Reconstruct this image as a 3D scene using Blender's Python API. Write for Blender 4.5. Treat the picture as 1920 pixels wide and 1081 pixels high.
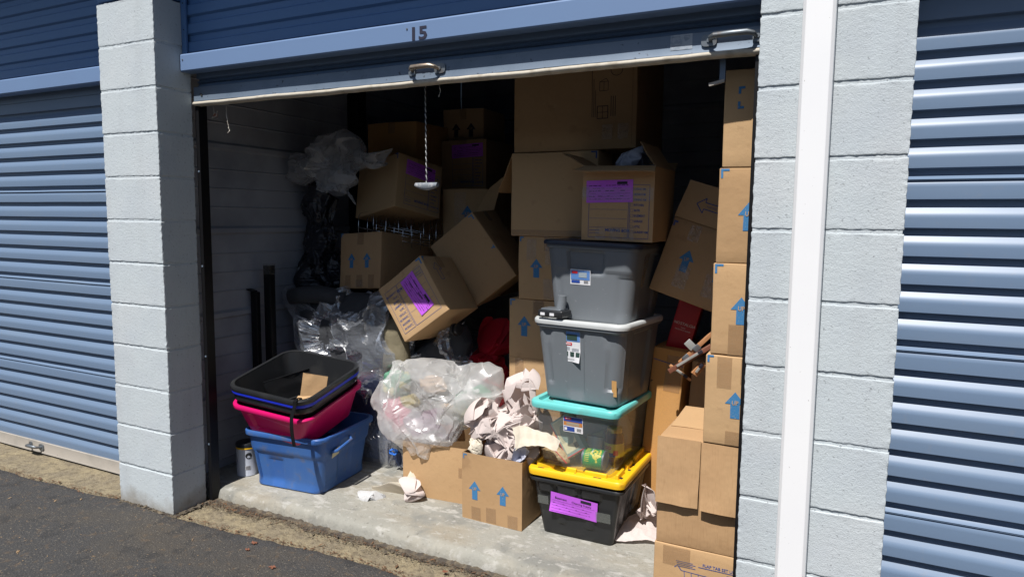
import bpy, bmesh, math, random
import numpy as np
from mathutils import Vector, Matrix, noise
R = math.radians
for o in list(bpy.data.objects): bpy.data.objects.remove(o)
scn = bpy.context.scene
col = scn.collection

# ------------------------------------------------------------------ camera
CAM = np.array([2.8789, -2.1356, 1.4506]); FPX = 1286.75
YAW, PITCH, ROLL = .4610, -.1022, .0094
def axes():
    cy, sy, cp, sp, cr, sr = math.cos(YAW), math.sin(YAW), math.cos(PITCH), math.sin(PITCH), math.cos(ROLL), math.sin(ROLL)
    f = np.array([-sy*cp, cy*cp, sp]); r0 = np.array([cy, sy, 0]); u0 = np.cross(r0, f)
    return cr*r0+sr*u0, -sr*r0+cr*u0, f
AR, AU, AF = axes()
def at(px, py, y):
    """point of the depth plane y that the photo shows at pixel px,py (1920 wide)"""
    d = AF*FPX+AR*(px-960)-AU*(py-540.5); t = (y-CAM[1])/d[1]
    return CAM+t*d
cam = bpy.data.cameras.new('camera'); co = bpy.data.objects.new('camera', cam); col.objects.link(co)
cam.sensor_width = 36; cam.lens = 36*FPX/1920; cam.clip_start = .05; cam.clip_end = 300
M = Matrix.Identity(4)
for i in range(3): M[i][0], M[i][1], M[i][2], M[i][3] = AR[i], AU[i], -AF[i], CAM[i]
co.matrix_world = M; scn.camera = co

# ------------------------------------------------------------------ sky, sun, exposure
SUN = Vector((-.015, -.505, .86)).normalized()
w = bpy.data.worlds.new('World'); scn.world = w; w.use_nodes = True
nt = w.node_tree; bg = nt.nodes['Background']; sky = nt.nodes.new('ShaderNodeTexSky')
sky.sky_type = 'NISHITA'; sky.sun_disc = False
sky.sun_elevation = math.asin(SUN.z); sky.sun_rotation = math.atan2(SUN.x, SUN.y)
nt.links.new(sky.outputs[0], bg.inputs[0]); bg.inputs[1].default_value = .06
sl = bpy.data.lights.new('sun', 'SUN'); sl.energy = 5.0; sl.angle = R(.5); sl.color = (1, .968, .93)
so = bpy.data.objects.new('sun', sl); col.objects.link(so)
so.rotation_euler = SUN.to_track_quat('Z', 'Y').to_euler()
scn.view_settings.view_transform = 'Standard'; scn.view_settings.look = 'None'
scn.view_settings.exposure = .38; scn.view_settings.gamma = 1

# ------------------------------------------------------------------ helpers
def tag(o, label=None, cat=None, group=None, kind=None):
    if label: o['label'] = label
    if cat: o['category'] = cat
    if group: o['group'] = group
    if kind: o['kind'] = kind
    return o
def link(o, parent=None):
    col.objects.link(o)
    if parent is not None: o.parent = parent
    return o
def empty(name, loc=(0, 0, 0), rot=None):
    o = bpy.data.objects.new(name, None); o.empty_display_size = .1; col.objects.link(o)
    if rot is not None: o.matrix_world = Matrix.Translation(loc) @ rot.to_4x4()
    else: o.location = loc
    return o
def eul(a):
    z, x, y = [R(v) for v in a]
    return Matrix.Rotation(z, 3, 'Z') @ Matrix.Rotation(x, 3, 'X') @ Matrix.Rotation(y, 3, 'Y')
class MB:
    def __init__(s): s.v = []; s.f = []; s.m = []; s.mats = []
    def mi(s, mat):
        if mat not in s.mats: s.mats.append(mat)
        return s.mats.index(mat)
    def add(s, vs, fs, mat, T=None):
        n = len(s.v); k = s.mi(mat)
        if T is not None: vs = [T @ Vector(v) for v in vs]
        s.v += [tuple(v) for v in vs]; s.f += [tuple(i+n for i in f) for f in fs]; s.m += [k]*len(fs)
    def box(s, c, d, mat, rot=None, bev=0):
        x, y, z = [q/2 for q in d]; T = Matrix.Translation(c) @ (rot.to_4x4() if rot is not None else Matrix.Identity(4))
        if bev:
            vs, fs = rbox(d, bev, 2); s.add(vs, fs, mat, T); return
        vs = [(-x, -y, -z), (x, -y, -z), (x, y, -z), (-x, y, -z), (-x, -y, z), (x, -y, z), (x, y, z), (-x, y, z)]
        s.add(vs, [(0, 3, 2, 1), (4, 5, 6, 7), (0, 1, 5, 4), (1, 2, 6, 5), (2, 3, 7, 6), (3, 0, 4, 7)], mat, T)
    def grid(s, fn, nu, nv, mat, T=None, cu=False):
        vs = [fn(i/nu, j/nv) for j in range(nv+1) for i in range(nu+1)]
        fs = [(j*(nu+1)+i, j*(nu+1)+i+1, (j+1)*(nu+1)+i+1, (j+1)*(nu+1)+i) for j in range(nv) for i in range(nu)]
        s.add(vs, fs, mat, T)
    def tube(s, path, r, mat, seg=8, T=None, caps=True):
        P = [Vector(p) for p in path]; rr = r if hasattr(r, '__len__') else [r]*len(P)
        vs = []; fs = []; up = None
        for i, p in enumerate(P):
            t = (P[min(i+1, len(P)-1)]-P[max(i-1, 0)]).normalized()
            a = Vector((0, 0, 1)) if abs(t.z) < .9 else Vector((1, 0, 0))
            if up is None: up = (a-t*a.dot(t)).normalized()
            else: up = (up-t*up.dot(t)).normalized()
            b = t.cross(up)
            for k in range(seg):
                q = 2*math.pi*k/seg; vs.append(p+(up*math.cos(q)+b*math.sin(q))*rr[i])
        for i in range(len(P)-1):
            for k in range(seg):
                k2 = (k+1) % seg; fs.append((i*seg+k, i*seg+k2, (i+1)*seg+k2, (i+1)*seg+k))
        if caps: fs.append(tuple(range(seg-1, -1, -1))); fs.append(tuple((len(P)-1)*seg+k for k in range(seg)))
        s.add(vs, fs, mat, T)
    def rings(s, rs, mat, T=None, capa=False, capb=False):
        n = len(rs[0]); vs = [p for r in rs for p in r]; fs = []
        for i in range(len(rs)-1):
            for k in range(n):
                k2 = (k+1) % n; fs.append((i*n+k, i*n+k2, (i+1)*n+k2, (i+1)*n+k))
        if capa: fs.append(tuple(range(n-1, -1, -1)))
        if capb: fs.append(tuple((len(rs)-1)*n+k for k in range(n)))
        s.add(vs, fs, mat, T)
    def build(s, name, parent=None, smooth=False, loc=None, rot=None, weld=0, angle=None, recalc=False):
        me = bpy.data.meshes.new(name); me.from_pydata(s.v, [], s.f)
        for m in s.mats: me.materials.append(m)
        me.polygons.foreach_set('material_index', s.m)
        if weld or recalc:
            bm = bmesh.new(); bm.from_mesh(me)
            if weld: bmesh.ops.remove_doubles(bm, verts=bm.verts, dist=weld)
            if recalc: bmesh.ops.recalc_face_normals(bm, faces=bm.faces)
            bm.to_mesh(me); bm.free()
        if smooth or angle:
            me.polygons.foreach_set('use_smooth', [True]*len(me.polygons))
            if angle: me.set_sharp_from_angle(angle=R(angle))
        me.update()
        o = bpy.data.objects.new(name, me); link(o, parent)
        if loc is not None or rot is not None:
            o.matrix_world = Matrix.Translation(loc or (0, 0, 0)) @ (rot.to_4x4() if rot is not None else Matrix.Identity(4))
            if parent is not None: o.matrix_local = o.matrix_world
        return o
def rbox(d, r, n=10, warp=None):
    """rounded box of size d, corner radius r, grid n per face"""
    h = [q/2 for q in d]; vs = []; fs = []
    def ts(L):
        e = [-1, -1+min(.9, r*.4/L), -1+min(.95, r/L)]; m = [-(1-r/L)+2*(1-r/L)*i/n for i in range(1, n)]
        return e+m+[-x for x in e[::-1]]
    T = [ts(q) for q in h]
    for ax in range(3):
        a, b = (ax+1) % 3, (ax+2) % 3
        for sg in (-1, 1):
            base = len(vs); A, B = T[a], T[b]
            for tb in B:
                for ta in A:
                    p = [0, 0, 0]; p[ax] = sg*h[ax]; p[a] = ta*h[a]; p[b] = tb*h[b]
                    q = [max(-(h[i]-r), min(h[i]-r, p[i])) for i in range(3)]
                    dv = Vector(p)-Vector(q)
                    v = Vector(q)+dv.normalized()*r
                    if warp: v = warp(v)
                    vs.append(v)
            na = len(A)
            for j in range(len(B)-1):
                for i in range(na-1):
                    f = (base+j*na+i, base+j*na+i+1, base+(j+1)*na+i+1, base+(j+1)*na+i)
                    fs.append(f if sg > 0 else f[::-1])
    return vs, fs

# ------------------------------------------------------------------ materials
MATS = {}
def mat(name, base=(.5, .5, .5), rough=.6, metal=0, spec=.5, nz=None, bump=None, mott=None, coat=0, extra=None, zdirt=None):
    """nz: list of (scale, detail, lo, hi, colour, amount) blotches in object space; bump: list of (scale, strength, detail, stretch)"""
    m = bpy.data.materials.new(name); m.use_nodes = True; t = m.node_tree; N = t.nodes; L = t.links
    p = N['Principled BSDF']; p.inputs['Base Color'].default_value = (*base, 1)
    p.inputs['Roughness'].default_value = rough; p.inputs['Metallic'].default_value = metal
    p.inputs['Specular IOR Level'].default_value = spec; p.inputs['Coat Weight'].default_value = coat
    tc = N.new('ShaderNodeTexCoord'); cur = None
    def noise_(scale, det, stretch=None, rg=.55):
        n = N.new('ShaderNodeTexNoise'); n.inputs['Scale'].default_value = scale; n.inputs['Detail'].default_value = det; n.inputs['Roughness'].default_value = rg
        if stretch:
            mp = N.new('ShaderNodeMapping'); mp.inputs['Scale'].default_value = stretch; L.new(tc.outputs['Object'], mp.inputs[0]); L.new(mp.outputs[0], n.inputs[0])
        else: L.new(tc.outputs['Object'], n.inputs[0])
        return n
    for q in (nz or []):
        sc, det, lo, hi, c, amt = q[:6]; st = q[6] if len(q) > 6 else None
        n = noise_(sc, det, st); mr = N.new('ShaderNodeMapRange'); mr.inputs[1].default_value = lo; mr.inputs[2].default_value = hi; mr.inputs[4].default_value = amt
        L.new(n.outputs[0], mr.inputs[0])
        mx = N.new('ShaderNodeMix'); mx.data_type = 'RGBA'; L.new(mr.outputs[0], mx.inputs[0])
        if cur is None: mx.inputs[6].default_value = (*base, 1)
        else: L.new(cur, mx.inputs[6])
        mx.inputs[7].default_value = (*c, 1); cur = mx.outputs[2]
    if zdirt:
        z0, z1, c, amt = zdirt; sx = N.new('ShaderNodeSeparateXYZ'); L.new(tc.outputs['Object'], sx.inputs[0]); n = noise_(9, 7)
        ad = N.new('ShaderNodeMath'); ad.operation = 'MULTIPLY_ADD'; ad.inputs[1].default_value = -(z1-z0)*2.2; L.new(n.outputs[0], ad.inputs[0]); L.new(sx.outputs[2], ad.inputs[2])
        mr = N.new('ShaderNodeMapRange'); mr.inputs[1].default_value = z1-(z1-z0)*1.1; mr.inputs[2].default_value = z0-(z1-z0)*1.1; mr.inputs[4].default_value = amt; L.new(ad.outputs[0], mr.inputs[0])
        mx = N.new('ShaderNodeMix'); mx.data_type = 'RGBA'; L.new(mr.outputs[0], mx.inputs[0]); L.new(cur, mx.inputs[6]); mx.inputs[7].default_value = (*c, 1); cur = mx.outputs[2]
    if cur is not None: L.new(cur, p.inputs['Base Color'])
    last = None
    for q in (bump or []):
        sc, stg, det = q[:3]; st = q[3] if len(q) > 3 else None
        if sc < 0:
            n = N.new('ShaderNodeTexVoronoi'); n.inputs['Scale'].default_value = -sc; L.new(tc.outputs['Object'], n.inputs[0])
            mr = N.new('ShaderNodeMapRange'); mr.inputs[1].default_value = .05; mr.inputs[2].default_value = .28; L.new(n.outputs[0], mr.inputs[0]); src = mr.outputs[0]
        else: src = noise_(sc, det, st, .6).outputs[0]
        b = N.new('ShaderNodeBump'); b.inputs['Strength'].default_value = 1; b.inputs['Distance'].default_value = stg; L.new(src, b.inputs['Height'])
        if last is not None: L.new(last, b.inputs['Normal'])
        last = b.outputs[0]
    if last is not None: L.new(last, p.inputs['Normal'])
    MATS[name] = m
    return m
def film(name, colr=(.9, .92, .95), alpha=.25, rough=.15, diff=.5, gloss=1., bump=None, trans=.3, gbase=0.):
    """thin plastic sheet: see-through, milky and glossy together"""
    m = bpy.data.materials.new(name); m.use_nodes = True; t = m.node_tree; N = t.nodes; L = t.links
    N.remove(N['Principled BSDF']); out = N['Material Output']
    tr = N.new('ShaderNodeBsdfTransparent'); tr.inputs[0].default_value = (*[.86+.14*c for c in colr], 1)
    d = N.new('ShaderNodeBsdfDiffuse'); d.inputs[0].default_value = (*colr, 1)
    tl = N.new('ShaderNodeBsdfTranslucent'); tl.inputs[0].default_value = (*colr, 1)
    g = N.new('ShaderNodeBsdfGlossy'); g.inputs[0].default_value = (1, 1, 1, 1); g.inputs[1].default_value = rough
    m1 = N.new('ShaderNodeMixShader'); m1.inputs[0].default_value = trans; L.new(d.outputs[0], m1.inputs[1]); L.new(tl.outputs[0], m1.inputs[2])
    m2 = N.new('ShaderNodeMixShader'); m2.inputs[0].default_value = alpha; L.new(tr.outputs[0], m2.inputs[1]); L.new(m1.outputs[0], m2.inputs[2])
    fr = N.new('ShaderNodeFresnel'); geo = N.new('ShaderNodeNewGeometry'); mi = N.new('ShaderNodeMath'); mi.operation = 'MULTIPLY_ADD'
    mi.inputs[1].default_value = -.8333; mi.inputs[2].default_value = 1.5; L.new(geo.outputs['Backfacing'], mi.inputs[0]); L.new(mi.outputs[0], fr.inputs[0])
    mm = N.new('ShaderNodeMath'); mm.operation = 'MULTIPLY_ADD'; mm.inputs[1].default_value = gloss; mm.inputs[2].default_value = gbase; mm.use_clamp = True; L.new(fr.outputs[0], mm.inputs[0])
    m3 = N.new('ShaderNodeMixShader'); L.new(mm.outputs[0], m3.inputs[0]); L.new(m2.outputs[0], m3.inputs[1]); L.new(g.outputs[0], m3.inputs[2])
    L.new(m3.outputs[0], out.inputs[0])
    if bump:
        tc = N.new('ShaderNodeTexCoord'); last = None
        for sc, stg, st in bump:
            mp = N.new('ShaderNodeMapping'); mp.inputs['Scale'].default_value = st; L.new(tc.outputs['Object'], mp.inputs[0])
            n = N.new('ShaderNodeTexNoise'); n.inputs['Scale'].default_value = sc; n.inputs['Detail'].default_value = 4; L.new(mp.outputs[0], n.inputs[0])
            b = N.new('ShaderNodeBump'); b.inputs['Strength'].default_value = 1; b.inputs['Distance'].default_value = stg; L.new(n.outputs[0], b.inputs['Height'])
            if last is not None: L.new(last, b.inputs['Normal'])
            last = b.outputs[0]
        for q in (d, tl, g, fr): L.new(last, q.inputs['Normal'])
    return m
block = mat('painted_block', (.475, .52, .54), .8, spec=.2, nz=[(7, 5, .5, .72, (.40, .425, .44), .55, (1, 1, .12)), (5, 5, .45, .7, (.42, .46, .50), .5), (2.2, 3, .5, .75, (.52, .54, .55), .6), (95, 4, .63, .68, (.18, .19, .20), .6)],
            bump=[(80, .0015, 6), (240, .0012, 3)], zdirt=(.0, .09, (.20, .17, .13), .75))
blueM = mat('blue_door_paint', (.135, .195, .290), .40, spec=.45, nz=[(6, 4, .5, .75, (.155, .21, .29), .6, (.3, 1, 2)), (30, 4, .62, .7, (.18, .21, .26), .3)], bump=[(9, .0006, 3, (.3, 1, 1))])
trimM = mat('blue_trim_paint', (.14, .215, .365), .42, spec=.5, nz=[(3, 4, .4, .8, (.145, .23, .39), .7)])
sidM = mat('blue_siding_paint', (.075, .17, .36), .45, spec=.5, nz=[(4, 4, .5, .8, (.09, .18, .34), .6, (.4, 1, 1))])
galv = mat('galvanised_metal', (.14, .18, .235), .5, metal=.3, nz=[(9, 5, .45, .7, (.10, .14, .19), .6), (60, 3, .66, .72, (.02, .02, .02), .8)])
paleM = mat('pale_door_bar', (.36, .33, .29), .55, nz=[(9, 5, .45, .7, (.28, .26, .23), .7), (70, 3, .68, .74, (.15, .12, .1), .8)])
steel = mat('worn_steel', (.17, .19, .21), .45, metal=.6, nz=[(30, 4, .5, .7, (.16, .13, .11), .7)])
copper = mat('warm_worn_steel', (.30, .25, .20), .42, metal=.6, nz=[(30, 4, .5, .7, (.2, .13, .09), .7)])
blackM = mat('black_painted_steel', (.006, .006, .007), .45, spec=.3)
sealM = mat('vinyl_seal', (.45, .41, .34), .6, nz=[(20, 4, .5, .7, (.28, .24, .18), .7)])
darkM = mat('dark_rubber', (.02, .02, .02), .7)
innerM = mat('inner_metal_wall', (.35, .36, .40), .5, spec=.3, nz=[(3, 4, .4, .7, (.20, .21, .24), .8)])
conc = mat('floor_concrete', (.27, .265, .235), .85, spec=.2, nz=[(2.5, 8, .40, .66, (.35, .33, .28), .8), (1.7, 8, .48, .66, (.25, .215, .16), .75, (1, 2.5, 1)), (5, 8, .5, .62, (.17, .175, .165), .7), (9, 12, .57, .66, (.44, .43, .40), .6, (1, 2.2, 1)), (38, 8, .60, .66, (.42, .41, .38), .5), (60, 4, .62, .72, (.12, .11, .09), .6)],
           bump=[(35, .005, 6), (200, .001, 3)])
apron = mat('rough_apron', (.27, .225, .145), .9, spec=.15, nz=[(6, 8, .42, .62, (.19, .16, .115), .85), (30, 6, .48, .66, (.11, .09, .065), .7), (120, 3, .6, .7, (.42, .38, .28), .6)], bump=[(50, .010, 5), (180, .004, 3)])
asph = mat('asphalt', (.054, .053, .053), .9, spec=.2, nz=[(1.6, 6, .48, .68, (.078, .067, .054), .8, (.6, 1.5, 1)), (26, 5, .58, .68, (.12, .085, .055), .5), (8, 6, .56, .62, (.035, .035, .036), .6), (110, 3, .6, .68, (.20, .17, .13), .7), (240, 2, .6, .72, (.17, .165, .155), .6), (240, 2, .3, .2, (.02, .02, .02), .7)],
           bump=[(160, .006, 4), (40, .004, 3)])
cardA = mat('cardboard', (.46, .295, .155), .8, spec=.2, nz=[(3, 4, .4, .7, (.48, .31, .16), .7), (300, 2, .55, .75, (.33, .2, .1), .35), (40, 4, .6, .75, (.37, .225, .11), .35)], bump=[(6, .004, 3), (60, .0006, 3)])
cardD = mat('cardboard_dull', (.39, .245, .125), .8, spec=.2, nz=[(3, 4, .4, .7, (.43, .275, .145), .7), (40, 4, .6, .75, (.33, .20, .10), .4), (9, 7, .62, .68, (.29, .175, .09), .5)], bump=[(6, .005, 3), (60, .0006, 3)])
cardE = mat('cardboard_pale', (.47, .305, .16), .8, spec=.2, nz=[(3, 4, .4, .7, (.50, .335, .18), .7), (300, 2, .55, .75, (.36, .22, .12), .35), (11, 7, .63, .69, (.34, .21, .11), .5)], bump=[(6, .004, 3), (60, .0006, 3)])
cardB = mat('orange_cardboard', (.52, .27, .09), .8, spec=.2, nz=[(4, 4, .4, .7, (.56, .31, .12), .7), (320, 2, .52, .72, (.36, .2, .09), .6)], bump=[(60, .0006, 3)])
cardC = mat('rippled_cardboard', (.42, .26, .135), .8, spec=.2, nz=[(3, 4, .4, .7, (.46, .30, .16), .7), (70, 3, .55, .7, (.36, .22, .11), .5, (3, 3, .25))], bump=[(8, .005, 3), (60, .0016, 2, (2, 2, .15))])
edgeM = mat('cardboard_edge', (.25, .15, .07), .9)
slitM = mat('seam_dark', (.05, .032, .018), 1)
inkB = mat('blue_ink', (.035, .17, .36), .75, nz=[(200, 3, .58, .7, (.3, .27, .2), .6)])
inkN = mat('navy_ink', (.04, .075, .24), .75, nz=[(200, 3, .58, .7, (.3, .24, .16), .6)])
inkK = mat('black_ink', (.012, .01, .02), .7)
tapeM = film('packing_tape', (.50, .36, .22), .25, .14, bump=[(30, .003, (1, 1, 2.5))], gloss=.9)
tapeC = film('clear_tape', (.6, .56, .5), .07, .08, bump=[(38, .014, (1, 1, 1.6))], gloss=1.5)
lilac = mat('violet_paper', (.50, .10, .70), .7, nz=[(6, 3, .4, .7, (.55, .13, .72), .6)], bump=[(8, .004, 3)])
paperP = film('packing_paper', (.70, .615, .585), 1., .6, gloss=.15, trans=.28, bump=[(25, .002, (1, 1, 1))])
paperY = film('cream_paper', (.72, .655, .54), 1., .6, gloss=.15, trans=.25, bump=[(25, .002, (1, 1, 1))])
paperW = film('white_paper', (.56, .58, .68), 1., .6, gloss=.15, trans=.28, bump=[(25, .002, (1, 1, 1))])
tissueM = film('tissue', (.70, .70, .70), 1., .6, gloss=.1, trans=.4, bump=[(60, .002, (1, 1, 1))])
grayP = mat('grey_plastic', (.145, .16, .175), .42, spec=.45, nz=[(4, 4, .4, .7, (.165, .18, .195), .6), (50, 4, .68, .74, (.3, .31, .32), .5)], bump=[(40, .0004, 3)])
whiteP = mat('white_plastic', (.50, .52, .52), .4, nz=[(8, 4, .5, .7, (.4, .41, .4), .6)])
navyP = mat('navy_lid_plastic', (.02, .028, .05), .4)
tealP = mat('teal_plastic', (.13, .52, .50), .4, nz=[(12, 5, .55, .68, (.16, .4, .36), .6)])
yellP = mat('yellow_plastic', (.80, .46, .012), .38, nz=[(14, 5, .58, .7, (.55, .29, .02), .7)])
blackP = mat('black_plastic', (.017, .018, .02), .32, spec=.5, nz=[(8, 4, .55, .7, (.035, .035, .035), .6)], bump=[(60, .0003, 2)])
blueP = mat('blue_plastic', (.030, .105, .33), .48, nz=[(5, 5, .42, .66, (.05, .135, .34), .8), (20, 5, .56, .7, (.12, .12, .15), .6)], bump=[(60, .0004, 3)])
vivBlue = mat('vivid_blue_plastic', (.012, .035, .62), .35)
pinkP = mat('pink_plastic', (.62, .006, .13), .36, nz=[(5, 4, .4, .7, (.55, .005, .12), .6)])
clearP = film('clear_bin_plastic', (.62, .70, .77), .15, .12, gloss=.6, trans=.5)
bagM = film('milky_bag_film', (.88, .88, .87), .44, .28, gloss=.8, trans=.5, gbase=.01)
bagD = film('dusty_bag_film', (.70, .71, .74), .34, .2, gloss=1.2, trans=.4)
wrapF = film('stretch_wrap', (.72, .77, .86), .20, .22, gloss=1.6, trans=.4, gbase=.16, bump=[(16, .006, (.6, 1, 2.0))])
darkCloth = mat('charcoal_fabric', (.035, .037, .042), .8, bump=[(20, .006, 4)])
navyCloth = mat('navy_bedding', (.02, .03, .075), .6, nz=[(5, 4, .45, .7, (.035, .055, .12), .7)], bump=[(12, .02, 4)])
oliveCloth = mat('khaki_fabric', (.17, .145, .09), .8, bump=[(20, .006, 4)])
blueCloth = mat('blue_fabric', (.02, .14, .55), .6, bump=[(12, .008, 4)])
blackWrap = mat('black_wrapping', (.008, .009, .016), .22, spec=.8, bump=[(5, .03, 4, (.4, 1, 2.5)), (18, .012, 4, (.4, 1, 3))])
tulleM = film('red_tulle', (.50, .010, .03), .62, .6, gloss=.15, trans=.35)
redBox = mat('red_carton', (.36, .006, .02), .42)
whiteInk = mat('white_ink', (.62, .6, .58), .7)
chrome = mat('chrome_wire', (.6, .62, .65), .15, metal=1)
woodM = mat('worn_wood', (.42, .20, .085), .55, nz=[(14, 4, .45, .65, (.22, .1, .05), .8, (1, 1, 6))])
zincM = mat('zinc_plate', (.40, .42, .41), .4, metal=.4, nz=[(25, 4, .5, .7, (.25, .25, .22), .6)])
canW = mat('can_label_white', (.45, .48, .55), .5); canB = mat('can_label_blue', (.02, .06, .3), .5)
spoutM = mat('white_downspout', (.80, .80, .80), .38, nz=[(3, 3, .4, .7, (.77, .77, .78), .6), (120, 2, .74, .76, (.3, .28, .26), .6)])
leafM = mat('dry_leaf', (.17, .065, .035), .8); litM = mat('needle_litter', (.075, .045, .026), .9, nz=[(60, 2, .4, .6, (.17, .085, .04), .8)])
dirtM = mat('dark_grit', (.06, .05, .04), .95, nz=[(30, 6, .42, .58, (.15, .12, .08), .9), (120, 3, .5, .6, (.05, .04, .03), .8)])

# ------------------------------------------------------------------ text cache
_TX = {}
def textmesh(s, bold=.02):
    k = (s, bold)
    if k in _TX: return _TX[k]
    c = bpy.data.curves.new('t', 'FONT'); c.body = s; c.size = 1; c.offset = bold; c.align_x = 'CENTER'; c.resolution_u = 2
    o = bpy.data.objects.new('t', c); col.objects.link(o)
    dg = bpy.context.evaluated_depsgraph_get(); me = o.evaluated_get(dg).to_mesh()
    V = [(v.co.x, v.co.y) for v in me.vertices]; F = [tuple(p.vertices) for p in me.polygons]
    o.evaluated_get(dg).to_mesh_clear(); bpy.data.objects.remove(o); bpy.data.curves.remove(c)
    ys = [v[1] for v in V]; y0, y1 = min(ys), max(ys)
    V = [(x, (y-(y0+y1)/2)) for x, y in V]; _TX[k] = (V, F, y1-y0)
    return _TX[k]
class Face:
    """a printable face: maps (u,v) metres (right, up, from its centre) to 3D a little off the surface"""
    def __init__(s, mb, fn, off=.0012, rot=0):
        s.mb, s.fn, s.off, s.c, s.s = mb, fn, off, math.cos(rot), math.sin(rot)
    def P(s, u, v, k=1): return s.fn(u*s.c-v*s.s, u*s.s+v*s.c, s.off*k)
    def poly(s, pts, m, k=1): s.mb.add([s.P(u, v, k) for u, v in pts], [tuple(range(len(pts)))], m)
    def rect(s, u, v, w, h, m, k=1, n=1):
        for i in range(n):
            a = u-w/2+w*i/n; b = u-w/2+w*(i+1)/n
            s.poly([(a, v-h/2), (b, v-h/2), (b, v+h/2), (a, v+h/2)], m, k)
    def patch(s, u, v, w, h, m, k=1, n=6):
        s.mb.grid(lambda a, b: s.P(u-w/2+w*a, v-h/2+h*b, k), n, n, m)
    def line(s, u0, v0, u1, v1, t, m, k=1):
        d = Vector((u1-u0, v1-v0)); n = max(1, int(d.length/.06)); p = Vector((-d.y, d.x)).normalized()*t/2
        for i in range(n):
            a = Vector((u0, v0))+d*i/n; b = Vector((u0, v0))+d*(i+1)/n
            s.poly([tuple(a-p), tuple(b-p), tuple(b+p), tuple(a+p)], m, k)
    def frame(s, u, v, w, h, t, m):
        for a in (-1, 1):
            s.line(u-w/2, v+a*h/2, u+w/2, v+a*h/2, t, m); s.line(u+a*w/2, v-h/2, u+a*w/2, v+h/2, t, m)
    def text(s, tx, u, v, h, m, k=1, bold=.02, sx=1):
        V, F, H = textmesh(tx, bold); q = h/max(H, .5)
        s.mb.add([s.P(u+x*q*sx, v+y*q, k) for x, y in V], F, m)
    def up(s, u, v, h, ink=None):
        ink = ink or inkB; a = h*.36; b = h*.165; sh = h*.46
        s.poly([(u-a, v+h/2-sh), (u+a, v+h/2-sh), (u, v+h/2)], ink); s.rect(u, v-sh/2, 2*b, h-sh, ink)
        s.text('UP', u, v+h*.09, h*.17, cardA, 2.2, .01, .8)
    def mark(s, u, v, sx, sy, l=.028, t=.0075, ink=None):
        ink = ink or inkB
        s.rect(u+sx*l/2, v, l, t, ink); s.rect(u+sx*t/2, v+sy*l/2, t, l, ink)
def surf(axis, sg, d, warp):
    h = [q/2 for q in d]
    def fn(u, v, off):
        if axis == 'F': p = Vector((u, -h[1]-off, v))
        elif axis == 'B': p = Vector((-u, h[1]+off, v))
        elif axis == 'R': p = Vector((h[0]+off, u, v))
        elif axis == 'L': p = Vector((-h[0]-off, -u, v))
        elif axis == 'T': p = Vector((u, v, h[2]+off))
        else: p = Vector((u, -v, -h[2]-off))
        return warp(p)
    return fn
def boxwarp(d, seed, bulge=.004, dent=.003):
    h = [q/2 for q in d]
    def warp(p):
        t = [min(1, abs(p[i])/h[i]) for i in range(3)]
        out = Vector((0, 0, 0)); e = [1-q*q for q in t]
        for i in range(3):
            a, b = (i+1) % 3, (i+2) % 3
            if t[i] > .93: out[i] += math.copysign(bulge*e[a]*e[b], p[i])
        q = p*5+Vector((seed*7.3, seed*3.1, seed*1.7))
        n = Vector((noise.noise(q), noise.noise(q+Vector((31, 0, 0))), noise.noise(q+Vector((0, 57, 0)))))
        q2 = q*3.1
        n2 = Vector((noise.noise(q2), noise.noise(q2+Vector((31, 0, 0))), noise.noise(q2+Vector((0, 57, 0)))))
        return p+out+n*dent+n2*dent*.3
    return warp
SEED = [1]
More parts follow.
